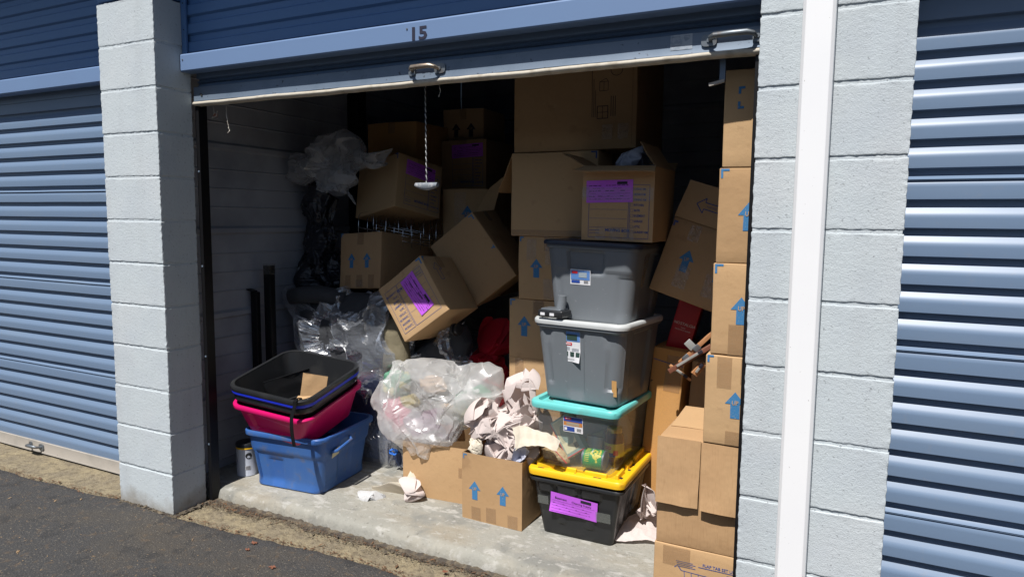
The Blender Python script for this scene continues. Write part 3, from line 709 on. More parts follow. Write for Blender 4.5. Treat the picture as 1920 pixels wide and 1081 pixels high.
# ================================================================== BOXES
def E_up2(F, d): F['F'].up(-d[0]*.16, -.005, .10); F['F'].up(d[0]*.16, -.012, .10); F['F'].mark(-d[0]/2+.004, d[2]/2-.006, 1, -1)
def box_F(c0, d): return (c0[0]+d[0]/2, c0[1]+d[1]/2, c0[2]+d[2]/2)   # from front-left-bottom corner
# open box full of packing paper on the slab
def pA(F, d):
    F['F'].up(-.085, -.012, .088); F['F'].up(.062, -.012, .088); F['F'].mark(-d[0]/2+.006, d[2]/2-.008, 1, -1, .02, .006)
    F['F'].rect(0, -.115, .052, .07, tapeM, 1.5); F['F'].rect(-.08, -.12, .05, .06, tapeM, 1.5); F['F'].rect(.11, -.125, .05, .06, tapeM, 1.5)
d = (.312, .36, .313); bA = cardbox('open box with two blue arrows, crumpled paper spilling out of its top', (1.468, .702, .2175), d, (-1.5, 0, 0), openbox=True, prints=pA)
h = [q/2 for q in d]
pass
flap(bA, (h[0], h[1], h[2]), (-h[0], h[1], h[2]), .13, 35, outn=(0, 1, 0))
# box under the milky bag
def pB(F, d): F['F'].rect(.15, .02, .10, .05, tapeM, 1.5, 3); F['F'].line(.10, .0, .2, -.005, .002, tapeC, 2)
d = (.43, .32, .275); bB = cardbox('low plain box on the slab under the bulging milky plastic bag', (1.105, .80, .1975), d, (4.5, 0, 0), openbox=True, prints=pB)
h = [q/2 for q in d]
flap(bB, (h[0], h[1], h[2]), (-h[0], h[1], h[2]), .12, 30, outn=(0, 1, 0))
# the stack beside the right pillar
G = 'boxes stacked beside the right pillar'
def pR1(F, d):
    F['F'].mark(-d[0]/2+.045, .10, 1, -1, .02, .008); F['F'].mark(-d[0]/2+.045, .035, 1, 1, .02, .008)
    F['F'].rect(-.03, .05, .05, .12, tapeC, 1.5, 1); F['F'].rect(-.02, -.10, .05, .12, tapeM, 1.5); F['F'].up(-.002, -.03, .11)
cardbox('top box of the right-hand stack, half in shade under the door edge', (2.627, .51, 1.789), (.33, .42, .322), (0, 0, 0), prints=pR1, group=G)
def pR2(F, d): F['F'].mark(-d[0]/2+.006, d[2]/2-.006, 1, -1); F['F'].up(-.063, -.002, .095)
cardbox('second box from the top of the right-hand stack, one blue arrow near its right side', (2.618, .512, 1.4645), (.33, .42, .321), (.6, 0, 0), prints=pR2, group=G)
def pR3(F, d):
    F['F'].mark(-d[0]/2+.006, d[2]/2-.006, 1, -1); F['F'].up(-.068, -.002, .095); F['F'].rect(-.082, -.105, .05, .11, tapeM, 1.5); F['F'].rect(-.03, .12, .05, .09, tapeM, 1.5)
cardbox('third box from the top of the right-hand stack, taped above and below its arrow', (2.614, .508, 1.1425), (.33, .42, .318), (-.4, 0, 0), prints=pR3, group=G)
def pR4(F, d):
    F['F'].mark(-d[0]/2+.006, d[2]/2-.004, 1, -1, .022); F['F'].up(-.06, -.012, .095); F['F'].rect(-.10, .10, .05, .11, tapeM, 1.5); F['F'].rect(-.02, .11, .05, .09, tapeM, 1.5); F['F'].rect(-.06, -.13, .06, .05, tapeM, 1.5)
cardbox('fourth box down the right-hand stack, standing upright on the wide flapped box', (2.599, .505, .824), (.33, .42, .316), (0, 0, 0), prints=pR4, group=G)
d = (.46, .44, .40); bR5 = cardbox('wide box with ripped front flap hanging down, under the arrow boxes', (2.508, .522, .461), d, (0, 0, 0), m=cardC, group=G, tapes=False)
h = [q/2 for q in d]
flap(bR5, (-h[0]-.004, -h[1]-.003, h[2]+.003), (-.078, -h[1]-.003, h[2]+.003), .243, 176, m=cardC, outn=(0, -1, 0), taper=.002, th=.006, label='left half of the hanging front flap')
flap(bR5, (-.074, -h[1]-.004, h[2]+.002), (h[0], -h[1]-.004, h[2]-.002), .243, 175, m=cardC, outn=(0, -1, 0), taper=.004, th=.006, label='right half of the hanging front flap')
flap(bR5, (h[0], h[1], h[2]+.006), (-h[0], h[1], h[2]+.006), .30, -90.3, outn=(0, 1, 0), taper=.01, label='top flap folded over')
def pR7(F, d):
    F['F'].text('FLAP TAB SET UP INSTRUCTIONS', .055, .048, .011, inkN, 1, .02, 1.0)
    F['F'].line(-.07, .038, .17, .038, .0025, inkN)
    for j in range(4): F['F'].line(-.15+.002*j, .045-.006*j, -.09+.01*(j % 2), .045-.006*j, .0022, inkN)
    for j in range(2): F['F'].line(.03, .028-.006*j, .12, .028-.006*j, .0022, inkN)
    for k in range(5): F['F'].line(-.12+.025*k, .012, -.115+.025*k, -.05, .0022, inkN)
    for k in range(3): F['F'].line(-.13, .012-.028*k, -.01, .008-.028*k, .0022, inkN)
    F['F'].line(-.145, .03, -.13, .012, .003, inkN); F['F'].line(-.145, .03, -.155, .02, .003, inkN)
    F['F'].patch(-.15, .06, .10, .07, tapeM, 1.6)
cardbox('bottom box of the right-hand stack, printed with flap set-up instructions', (2.506, .52, .1605), (.468, .44, .198), (0, 0, 0), prints=pR7, group=G, dent=.002)

# column behind the totes
G = 'boxes stacked behind the grey totes'
def pJ(F, d): F['F'].mark(-d[0]/2+.006, d[2]/2-.006, 1, -1); F['F'].up(-.075, .11, .10, inkB); F['F'].rect(.0, .19, .06, .10, tapeM, 1.5); F['F'].line(-.155, -.05, .155, -.05, .0016, edgeM, 1); F['F'].patch(-.1, -.1, .05, .09, tapeM, 1.5)
cardbox('tall box with one blue arrow directly behind the lower grey tote', (1.508, 1.14, .806), (.32, .44, .49), (0, 0, 0), prints=pJ, group=G)
cardbox('box hidden at the foot of the middle column', (1.508, 1.14, .31), (.32, .44, .498), (0, 0, 0), group=G)
def pI(F, d): F['F'].mark(-d[0]/2+.006, d[2]/2-.006, 1, -1, .02); F['F'].up(-.062, .0, .092, inkB); F['F'].patch(-.09, .09, .05, .1, tapeC, 1.5); F['F'].patch(.01, .08, .05, .12, tapeC, 1.5); F['F'].patch(.0, -.1, .05, .1, tapeC, 1.5)
cardbox('box with one blue arrow beside the upper grey tote', (1.562-.0, 1.12, 1.209), (.32, .42, .308), (0, 0, 0), prints=pI, group=G)
def pH(F, d): F['F'].mark(d[0]/2-.006, d[2]/2-.006, -1, -1, .03, .007, inkN); F['F'].patch(-.0, -.185, .44, .03, tapeM, 1.5)
d = (.445, .44, .398); bH = cardbox('large plain square box in the middle, left of the box with the printed form', (1.585, 1.12, 1.564), d, (0, 0, 0), prints=pH, group=G, dent=.002)
flap(bH, (-.2225, .15, .19), (-.2225, -.21, .19), .20, 152, outn=(-1, 0, 0), taper=.03)
def pK(F, d):
    u = .17
    for v, s_ in ((.115, 1), (.015, 1)):
        F['F'].poly([(u-.035, v-.02), (u-.035, v+.015), (u-.01, v+.03), (u-.01, v-.03)][::-1], inkK) if v > .1 else None
        F['F'].frame(u-.02, v, .04, .04, .002, inkK); F['F'].line(u-.02, v-.02, u-.02, v+.02, .002, inkK); F['F'].line(u-.04, v+.02, u-.01, v+.034, .002, inkK); F['F'].line(u, v+.02, u-.01, v+.034, .002, inkK)
    for k in range(20): a = 2*math.pi*k/20; b = 2*math.pi*(k+1)/20; F['F'].line(u+.04+.028*math.cos(a), v+.07+.028*math.sin(a), u+.04+.028*math.cos(b), v+.07+.028*math.sin(b), .0025, inkK)
    F['F'].frame(u-.025, -.10, .05, .055, .003, inkK); F['F'].line(u-.05, -.10, u, -.10, .002, inkK); F['F'].line(u-.025, -.127, u-.025, -.073, .002, inkK)
    for j in range(3): F['F'].line(u-.075+.008*j, -.12, u-.075+.008*j, .10-.05*j, .002, inkK)
    for j in range(3): F['F'].line(u+.015+.01*j, -.12, u+.015+.01*j, -.03, .0025, inkK)
    for a in (.17, .245): F['F'].patch(a, -.19, .05, .07, tapeC, 1.5)
    F['F'].rect(.285-.0, .0, .002, .5, edgeM)
cardbox('very large dark box at the top of the middle column, up against the door', (1.674, 1.14, 2.034), (.61, .46, .536), (0, 0, 0), prints=pK, group=G)

# box with the printed form on the upper tote
def pG(F, d):
    form(F['F'], .005, -.03, .265, .22)
    for a in (-.07, -.005, .055): F['F'].patch(a, -.125, .045, .05, tapeC, 1.6)
    F['F'].patch(0, .04, d[0], .055, tapeC, 6); F['F'].patch(-.14, .05, .03, .05, tapeC, 2)
d = (.312, .31, .308); bG = cardbox('open box printed with a room checklist, violet label on its front', (1.988, .802, 1.513), d, (-1, 0, 1.2), openbox=True, prints=pG)
h = [q/2 for q in d]
flap(bG, (-h[0], -h[1], h[2]), (h[0], -h[1], h[2]), .085, 108, outn=(0, -1, 0), taper=-.02)
flap(bG, (h[0], -h[1], h[2]), (h[0], h[1], h[2]), .13, -38, outn=(1, 0, 0), taper=.03)
flap(bG, (-h[0], h[1], h[2]), (-h[0], -h[1], h[2]), .13, 62, outn=(-1, 0, 0), taper=.03)
flap(bG, (h[0], h[1], h[2]), (-h[0], h[1], h[2]), .13, 70, outn=(0, 1, 0), taper=.02)
sticker(bG, 'F', -.036, .052, .205, .092, 1.5)

# tilted boxes on the wrapped furniture
def pQ(F, d):
    form(F['F'], .0, -.005, .27, .245, math.pi); F['F'].mark(.152, .152, -1, -1, .03, .008); F['R'].mark(-d[1]/2+.004, .152, 1, -1, .02, .008)
    u, v = -.05, .07
    f = F['R']; P = [(u, v+.05), (u-.035, v+.012), (u-.014, v+.012), (u-.014, v-.05), (u+.014, v-.05), (u+.014, v+.012), (u+.035, v+.012)]
    for a, b in zip(P, P[1:]+P[:1]): f.line(*a, *b, .003, inkN)
    F['F'].patch(.11, .10, .05, .06, tapeC, 1.6)
bQ = cardbox('tipped box with a violet label, its lower half in sunlight', (.8753, .905, 1.0218), (.322, .285, .322), (-2.2, -4.1, -35.4), prints=pQ)
sticker(bQ, 'F', .045, .01, .215, .095, 276, words=[('Cleaning', -.2, .27, .13), ('Supplies', .12, .1, .15), ('Kitchen', -.25, .0, .1)], curl=.004)
def pS(F, d): F['F'].mark(.154, -.012, -1, 0, .02, .006); F['F'].mark(d[0]/2-.01, d[2]/2-.012, -1, -1, .026, .007)
d = (.321, .321, .416); bS = cardbox('large tipped box leaning on its corner, plain sunless face', (1.0246, 1.2383, 1.2274), d, (6, 2.9, -36.9), prints=pS, dent=.002)
h = [q/2 for q in d]
flap(bS, (h[0], h[1], h[2]), (-h[0]+.1, h[1], h[2]), .19, 50, outn=(1, 0, 0), up=(.4, .3, 1), taper=.05)
def pT(F, d): F['F'].up(-.065, .0, .085); F['F'].up(.055, .0, .085); F['F'].mark(-d[0]/2+.004, d[2]/2-.004, 1, -1, .018); [F['F'].patch(a, -.12, .045, .075, tapeM, 1.5) for a in (-.09, 0, .09)]; F['F'].patch(0, -.13, .06, .04, tapeC, 2)
cardbox('shaded box with two blue arrows lying on the wrapped furniture at left', (.3688, 1.2056, 1.1746), (.32, .418, .32), (-6, -7.1, -3.6), m=cardC, prints=pT)
def pU(F, d):
    form(F['R'], .02, -.02, .25, .22); F['F'].mark(d[0]/2-.004, d[2]/2-.004, -1, -1, .03, .008, inkN)
bU = cardbox('dim tipped box with a violet label, perched above the wire racks', (.391, 1.317, 1.5961), (.42, .32, .32), (-20.6, -12, -10), prints=pU)
sticker(bU, 'R', -.0, .085, .21, .09, -4)
def pV(F, d): form(F['F'], .03, -.03, .22, .2); [F['F'].patch(a, -.1, .05, .06, tapeC, 1.8) for a in (-.02, .05)]
bV = cardbox('dim box with a violet label behind the hanging pull rope', (.5843, 1.95, 1.7826), (.325, .42, .33), (2.8, 0, 0), prints=pV)
sticker(bV, 'F', .03, .095, .22, .085, 2)
p = at(866, 236, 1.85)
cardbox('dark box with two arrows on top of the violet-labelled box at the back', (p[0], 2.02, p[2]-.01), (.30, .34, .24), (3, 0, 0), prints=lambda F, d: (F['F'].up(-.05, -.02, .09, inkK), F['F'].up(.06, -.02, .09, inkK)))
p = at(732, 270, 1.45)
cardbox('dark low box at the back left, above the plastic bag', (p[0], 1.66, p[2]), (.37, .40, .27), (1, 0, 0), m=cardB)
cardbox('brown box buried beneath the labelled boxes at the back', (.60, 1.98, 1.28), (.5, .45, .66), (2, 0, 0))
cardbox('brown box at the back left beneath the dark low box', (.12, 1.95, 1.30), (.46, .5, .95), (0, 0, 0))
def pY(F, d): F['F'].up(.02, .02, .12); F['F'].patch(-.03, .06, .08, .2, tapeC, 1.8)
p = at(860, 410, 1.45)
cardbox('film-wrapped box with one dark arrow behind the large tipped box', (p[0]+.02, 1.62, p[2]), (.30, .3, .36), (4, 0, 0), prints=pY, m=cardA)
# leaning box by the right stack
def pL(F, d):
    F['F'].up(-.095, .0, .095, inkB); F['F'].up(.055, .0, .095, inkB); F['F'].mark(-d[0]/2+.005, d[2]/2-.02, 1, -1, .02, .008, inkN); F['F'].line(-d[0]/2, d[2]/2-.004, d[0]/2, d[2]/2-.004, .002, edgeM)
    for a in (-.1, .03): F['F'].patch(a, .12, .05, .07, tapeC, 1.8); F['F'].patch(a+.01, -.07, .06, .10, tapeC, 1.8)
d = (.42, .32, .335); cL = Vector(at(1217, 540, .84))-eul((-4, -4, 17)) @ Vector((-d[0]/2, -d[1]/2, -d[2]/2))
bL = cardbox('leaning box with two arrows and an upright flap, left of the right-hand stack', cL, d, (-4, -4, 17), prints=pL)
flap(bL, (.21, -.16, .1675), (-.21, -.16, .1675), .165, -2, outn=(0, -1, 0), taper=.012)
mb = MB(); f = Face(mb, lambda u, v, o_: Vector((-.08+u, -.1605-o_+.003, .245+v)), .006)
P = [(-.055, 0), (-.02, .032), (-.02, .014), (.05, .014), (.05, -.014), (-.02, -.014), (-.02, -.032)]
for a_, b_ in zip(P, P[1:]+P[:1]): f.line(*a_, *b_, .004, inkN)
f.text('FLAP SIDE', .012, 0, .007, inkN, 1, 0); mb.build('arrow_print', bL)
# tall leaning carton and its neighbours
def pN(F, d): F['F'].patch(.03, .30, .075, .17, tapeM, 1.6); F['F'].line(-.07, .355, .07, .34, .004, inkN); F['F'].mark(-.07, .25, 1, -1, .01, .004, inkK)
cardbox('tall narrow orange-brown carton leaning upright between tote and stack', (2.13, 1.13, .455), (.15, .36, .82), (-4, 0, 5), m=cardB, prints=pN, top=False)
p = at(1304, 735, 1.0)
cardbox('shaded box between the tall leaning carton and the right-hand stack', (p[0]+.05, 1.16, p[2]-.12), (.17, .3, .52), (0, 0, 3), m=cardC)
cardbox('dim brown box behind the tall leaning carton', (2.2, 1.62, .40), (.5, .4, .68), (0, 0, 0))
# red carton
mb = MB(); d = (.105, .24, .25); vs, fs = rbox(d, .003, 6, boxwarp(d, 77, .001, .0008)); mb.add(vs, fs, redBox)
f = Face(mb, surf('F', 0, d, boxwarp(d, 77, .001, .0008)))
f.text('NOSTALGIA', .002, .012, .013, whiteInk, 1, .0, .98); f.text("MyMini", .0, -.008, .007, whiteInk, 1, 0, .9); f.text('SANDWICH MAKER', .0, -.018, .006, whiteInk, 1, 0, .95)
RC = at(1279, 606, 1.0)
tag(mb.build('appliance_carton', angle=40, loc=Vector((RC[0], 1.11, RC[2])), rot=eul((4.6, 6, 15))), 'narrow red carton lettered NOSTALGIA, tilted in the gap by the stack', 'carton')

# ================================================================== TOTES
def rrect(w_, d_, r, ns=12, nc=6):
    """points of a rounded rectangle, front side first, counter-clockwise; with side/param info"""
    P = []; info = []; hx, hy = w_/2-r, d_/2-r
    for s_, (ax, ay, bx, by) in enumerate(((-hx, -d_/2, hx, -d_/2), (w_/2, -hy, w_/2, hy), (hx, d_/2, -hx, d_/2), (-w_/2, hy, -w_/2, -hy))):
        for i in range(ns): t = i/ns; P.append((ax+(bx-ax)*t, ay+(by-ay)*t)); info.append((s_, 2*t-1))
        cx_, cy_ = ((hx, -hy), (hx, hy), (-hx, hy), (-hx, -hy))[s_]; a0 = -math.pi/2+s_*math.pi/2
        for i in range(nc): a = a0+math.pi/2*i/nc; P.append((cx_+r*math.cos(a), cy_+r*math.sin(a))); info.append((s_, 1))
    return P, info
NRM = [(0, -1), (1, 0), (0, 1), (-1, 0)]
def ring(w_, d_, r, z, feat=None, t=0, k=1, ns=28):
    P, I = rrect(w_, d_, r, ns=ns); out = []
    for (x, y), (s_, u) in zip(P, I):
        q = feat(s_, u, t)*k if feat else 0
        out.append((x-NRM[s_][0]*q, y-NRM[s_][1]*q, z))
    return out
def tub(label, loc, w_, d_, h_, tp, m, yaw=0, roll=0, pitch=0, r=.045, feat=None, rim=(.012, .022), rimM=None, wall=.003, n=26, openin=True, cat='storage tote', group=None, name='storage_tote', wd=None, nobody=False):
    """tapered tub with rim; outer size w_,d_ at the top; feat(side,u,t)->inward metres"""
    rt = empty(name, loc, eul((yaw, pitch, roll))); tag(rt, label, cat, group); mb = MB(); rs = []
    tx, ty = tp if hasattr(tp, '__len__') else (tp, tp)
    def sz(t): return w_*(tx+(1-tx)*t), d_*(ty+(1-ty)*t)
    rs.append(ring(w_*tx-.03, d_*ty-.03, r*.7, .0)); rs.append(ring(w_*tx-.008, d_*ty-.008, r*.9, .0025))
    for j in range(n+1):
        t = j/n; a, b = sz(t); rs.append(ring(a, b, r, .008+(h_-.008)*t, feat, t))
    mb.rings(rs, m, capa=True)
    if openin:
        ri = [ring(sz(j/n)[0]-2*wall, sz(j/n)[1]-2*wall, r, .012+(h_-.012)*j/n, feat, j/n) for j in range(n, -1, -1)]
        mb.rings(ri, m, capb=True)
    body = mb.build('body', rt, angle=38)
    a, b = w_, d_; e, hh = rim; mb = MB()
    mb.rings([ring(a-.002, b-.002, r, h_-hh), ring(a+2*e, b+2*e, r+e, h_-hh), ring(a+2*e+.002, b+2*e+.002, r+e, h_-hh+.002), ring(a+2*e+.002, b+2*e+.002, r+e, h_-.005), ring(a+2*e-.004, b+2*e-.004, r+e, h_), ring(a-.0, b-.0, r, h_+.001), ring(a-2*wall-.002, b-2*wall-.002, r, h_-.001), ring(a-2*wall-.002, b-2*wall-.002, r, h_-.010)], rimM or m)
    mb.build('rim', rt, angle=38)
    return rt, body
def lid(rt, w_, d_, z, m, e=.014, th=.028, r=.05, well=.012, tilt=None, extra=None, inner=.045, feat=None, name='lid'):
    mb = MB(); W, D = w_+2*e, d_+2*e
    mb.rings([ring(W-.006, D-.006, r, z-th), ring(W, D, r, z-th, feat), ring(W+.003, D+.003, r, z-th*.6, feat), ring(W+.002, D+.002, r, z-.007, feat), ring(W-.006, D-.006, r, z-.001, feat), ring(W-.016, D-.016, r, z, feat),
              ring(W-inner, D-inner, r*.8, z-.001), ring(W-inner-.008, D-inner-.008, r*.8, z-well), ring(W-inner-.09, D-inner-.09, r*.7, z-well-.001), ring(W-inner-.10, D-inner-.10, r*.7, z-well+.003)], m, capa=True, capb=True)
    if extra: extra(mb, W, D, z)
    return mb.build(name, rt, angle=38)
sst = lambda a, b, x: (lambda t: t*t*(3-2*t))(min(1, max(0, (x-a)/(b-a))))
# black tote, yellow lid
def fC(s_, u, t):
    q = 0
    if t > .93: return 0
    if s_ in (0, 2):
        # apron tabs below the rim and lower ribs
        for uc, hw in ((-.78, .16), (-.22, .25), (.45, .25)): q -= .010*(abs(u-uc) < hw)*(t > .76)
        for uc in (-.42, .42): q -= .006*(abs(u-uc) < .11)*(.2 < t < .45)
    else:
        for uc in (-.7, -.35, 0, .35, .7): q -= .008*(abs(u-uc) < .07)*(t > .25)
    return q
W_, D_ = .405, .46
tC, bC = tub('black storage tote with a yellow lid on the slab, violet label on its front', (1.862, .765, .06), W_, D_, .262, (.80, .86), blackP, 0, r=.022, feat=fC, rim=(.014, .014), openin=False, n=40)
def ex(mb, W, D, z):
    k = .024
    for uc, L in ((-.32, .08), (-.06, .055), (.2, .10)): mb.box((uc*W*1.0, -D/2+k+.012, z+.006), (L, .014, .020), yellP, bev=.004)
    for uc, L in ((-.34, .09), (-.08, .07), (.18, .10), (.36, .06)): mb.box((W/2-k-.016, uc*D, z+.008), (.014, L, .026), yellP, bev=.004); mb.box((-W/2+k+.016, uc*D, z+.008), (.014, L, .026), yellP, bev=.004)
    for x, y, a, b in ((-.16, -D/2+.018, .03, .006), (.10, -D/2+.018, .035, .006), (.0, -D/2+.02, .006, .004), (W/2-.03, -D/2+.06, .016, .018), (W/2-.026, -.08, .012, .016), (W/2-.03, -.01, .016, .02), (-W/2+.02, -D/2+.05, .015, .015)):
        mb.box((x, y, z+.0004), (a, b, .002), inkK, bev=.0009)
lid(tC, W_, D_, .305, yellP, e=.018, th=.030, r=.035, well=.010, extra=ex, inner=.085)
def fl(u, v, o_):   # front wall of the black tote, leaning
    t = (v+.131)/.262; return Vector((u, -(D_*(.86+.14*t))/2-.0075-o_, .008+(v+.131)*.97))
mb = MB(); f = Face(mb, lambda u, v, o_: fl(u, v, o_+.004+.006*max(0, -v*14-.1)*max(0, u*4+.3)), .0008)
f.patch(0, 0, 0, 0, lilac)
mb = MB(); base_ = lambda u, v, o_: fl((u-.0)*1+(-.0), v, o_); c_, s_ = math.cos(R(-4)), math.sin(R(-4))
f = Face(mb, lambda u, v, o_: fl(-.005+u*c_-v*s_, .022+u*s_+v*c_, o_+.003+.010*max(0, -v/.04-.2)*max(0, .3-u/.1)), .0009)
f.patch(0, 0, .215, .092, lilac, 0, 12)
f.rect(.055, .034, .048, .013, inkK); f.text('Cleaning Supply', .035, .017, .013, inkK, 1, .0, 1.0); f.text('Basement', -.06, .022, .011, inkK, 1, .01, .9)
for j in range(5): f.line(-.1, .008-.012*j, .095-.01*j, .008-.012*j, .0007, inkK); 
for j in range(12): f.line(-.095+.015*j, -.003-.012*(j % 3), -.088+.015*j, -.003-.012*(j % 3), .0016, inkK)
mb.build('paper_label', tC, smooth=True)
gt = film('grey_tape', (.25, .27, .25), .45, .2)
for q in ((-.145, .03, .05, .04), (.13, .0, .065, .045)): mb = MB(); f = Face(mb, fl, .0095); f.patch(*q, gt); mb.build('tape', tC, smooth=True)

# clear tote, teal lid, with food inside
def fD(s_, u, t): return -.003*(t > .9)+(.004 if (abs(u) < .02) and t < .9 and s_ in (0, 2) else 0)
W_, D_ = .385, .48
tD, bD = tub('see-through tote with a teal lid holding tins and food packets', (1.855, .79, .366), W_, D_, .272, (.86, .90), clearP, -3.5, r=.035, feat=fD, rim=(.006, .02), openin=False, n=14, wall=.002)
def fTL(s_, u, t): return -.003*(abs(u-.05) < .22)*(s_ in (0, 2))
lid(tD, W_, D_, .292, tealP, e=.016, th=.030, r=.045, well=.016, inner=.05, feat=fTL)
def fl2(u, v, o_): t = v/.272; return Vector((u, -(D_*(.90+.10*t))/2-o_, v))
mb = MB(); f = Face(mb, lambda u, v, o_: fl2(u+.0, v+.205, o_), .0012); lw = mat('sticker_white', (.7, .7, .72), .35)
f.rect(0, 0, .092, .070, lw, .5); f.rect(0, .022, .088, .022, canB, 1.2); f.rect(0, .003, .088, .018, mat('sticker_orange', (.5, .2, .06), .4), 1.2); f.rect(.0, .003, .06, .012, mat('sticker_beige', (.35, .3, .22), .4), 1.6)
f.rect(-.018, -.021, .05, .02, canB, 1.2); f.rect(-.022, .026, .03, .010, mat('sticker_red', (.55, .01, .02), .4), 2); f.rect(-.022, .026, .02, .003, lw, 2.6); f.rect(-.034, -.021, .012, .012, lw, 2)
for k in range(7): f.rect(.019+.003*k, -.021, .0015, .014, inkK, 1.4)
mb.build('sticker', tD)
def tD_pt(x, y, z): q = eul((-3.5, 0, 0)) @ Vector((x, y, z)); return Vector((1.855, .79, .366))+q
def tin(label, c, axis_rot, r, L, body, top=steel, marks=None, name='food_tin'):
    rt = empty(name, c, axis_rot); tag(rt, label, 'tin'); mb = MB(); n = 40
    prof = [(r-.003, -L/2), (r, -L/2+.001), (r, -L/2+.004), (r-.0015, -L/2+.005)]
    mb.rings([[(a*math.cos(2*math.pi*k/n), a*math.sin(2*math.pi*k/n), z) for k in range(n)] for a, z in [(r*.8, -L/2+.003)]+prof+[(r-.0015, L/2-.005), (r, L/2-.004), (r, L/2-.001), (r-.003, L/2), (r*.85, L/2-.003)]], top, capa=True, capb=True)
    mb.build('metal_body', rt, angle=30); mb = MB()
    mb.rings([[((r-.0006)*math.cos(2*math.pi*k/n), (r-.0006)*math.sin(2*math.pi*k/n), z) for k in range(n)] for z in (-L/2+.008, L/2-.008)], body)
    f = Face(mb, lambda u, v, o_: Vector(((r-.0006+o_)*math.cos(u/r-math.pi/2), (r-.0006+o_)*math.sin(u/r-math.pi/2), v)), .0006)
    if marks: marks(f)
    mb.build('paper_wrap', rt, smooth=True); return rt
greenL = mat('green_label', (.01, .23, .05), .35); yelL = mat('yellow_mark', (.6, .52, .06), .4); redL = mat('red_mark', (.6, .02, .03), .4); jarG = mat('dark_preserve', (.10, .02, .015), .2); creamL = mat('cream_label', (.60, .56, .36), .5); mintL = mat('grey_green_carton', (.25, .33, .28), .5); noodle = mat('dry_pasta', (.52, .38, .20), .6, nz=[(60, 3, .4, .6, (.35, .22, .1), .8)], bump=[(60, .01, 3)])
def mk(f):
    rr = random.Random(3); 
    for _ in range(26): a, b = rr.gauss(-.0, .014), rr.gauss(.018, .012); f.poly([(a+.006*math.cos(t*1.26+a*99), b+.006*math.sin(t*1.26+a*99)) for t in range(5)], yelL)
    for k in range(9): f.rect(-.035+.008*k, -.025, .003, .02, yelL)
    f.text('CREAMED', -.028, -.005, .006, whiteInk, 1, .02)
tin('green food tin lying at the front of the clear tote', tD_pt(.078, -.17, .049), Matrix.Rotation(R(90), 3, 'Y') @ Matrix.Rotation(R(-40), 3, 'Z'), 0.043, .10, greenL, marks=mk)
tin('upright dull tin behind the green tin in the clear tote', tD_pt(.03, -.07, .062), Matrix.Rotation(R(-18), 3, 'X'), .037, .11, canW, marks=lambda f: [f.rect(0, .03-.012*k, .06, .003, inkK) for k in range(5)])
tin('dark-lidded tin lying farther back in the clear tote', tD_pt(.02, .04, .06), Matrix.Rotation(R(60), 3, 'Y'), .045, .10, mintL)
rt = empty('jam_jar', tD_pt(.115, -.04, .012)); tag(rt, 'jar of dark preserve with a red and yellow label in the clear tote', 'jar')
def cyl(mb, prof, m, n=32): mb.rings([[(a*math.cos(2*math.pi*k/n), a*math.sin(2*math.pi*k/n), z) for k in range(n)] for a, z in prof], m, capa=True, capb=True)
mb = MB(); cyl(mb, [(.038, 0), (.042, .004), (.043, .02), (.043, .105), (.040, .118), (.032, .128), (.031, .132)], jarG); mb.build('glass', rt, angle=40)
mb = MB(); cyl(mb, [(.033, .130), (.0335, .132), (.0335, .148), (.031, .150)], mat('gold_cap', (.5, .38, .1), .35, metal=.5)); mb.build('cap', rt, angle=40)
mb = MB(); f = Face(mb, lambda u, v, o_: Vector(((.0434+o_)*math.cos(u/.043-math.pi/2), (.0434+o_)*math.sin(u/.043-math.pi/2), v)), .0005); f.rect(0, .055, .16, .06, yelL, 1, 20); f.rect(-.01, .035, .06, .018, canB, 2, 8); f.rect(.02, .045, .02, .022, redL, 3, 4); f.text('GO', -.015, .066, .016, redL, 3, .04); mb.build('paper_wrap', rt, smooth=True)
mb = MB(); d = (.10, .05, .175); vs, fs = rbox(d, .003, 5, boxwarp(d, 5, .002, .001)); mb.add(vs, fs, mintL); f = Face(mb, surf('F', 0, d, boxwarp(d, 5, .002, .001))); f.rect(-.005, .005, .07, .15, creamL, 1)
for k in range(12): f.line(-.035, .07-.008*k, .02, .07-.008*k, .0012, inkK, 2)
for k in range(8): f.rect(.012+.0025*k, -.055, .0014, .025, inkK, 2)
f.rect(-.048, 0, .003, .17, redL, 2); f.rect(0, -.085, .098, .003, redL, 2)
tag(mb.build('food_carton', angle=40, loc=tD_pt(-.055, -.148, .125), rot=eul((-5, -12, -38))), 'cream and green food carton leaning inside the clear tote', 'carton')
soft('pasta_bag', 'bag of dry pasta slumped in the front left of the clear tote', 'food bag', noodle, [(-.09, .0), (-.095, .05), (-.05, .075), (0, .06), (.035, .03), (.04, 0)], 0, .03, px=False, nu=40, nv=16, amp=.004, f0=30, n=4).matrix_world = Matrix.Translation(tD_pt(-.07, -.185, .012))
mb = MB(); mb.box((0, 0, 0), (.003, .004, .10), redL, eul((0, 0, -48))); tag(mb.build('zip_strip', loc=tD_pt(-.075, -.212, .052)), 'red zip strip along the pasta bag in the clear tote', 'strip')
soft('blue_grey_bag', 'bluish plastic packaging filling the back of the clear tote', 'packaging', mat('blue_grey_plastic', (.34, .40, .48), .35, bump=[(20, .01, 4)]), [(-.13, 0), (-.14, .15), (-.08, .21), (.05, .19), (.13, .12), (.13, 0)], 0, .07, px=False, nu=50, nv=18, amp=.014, f0=9, n=6).matrix_world = Matrix.Translation(tD_pt(0, .14, .03))

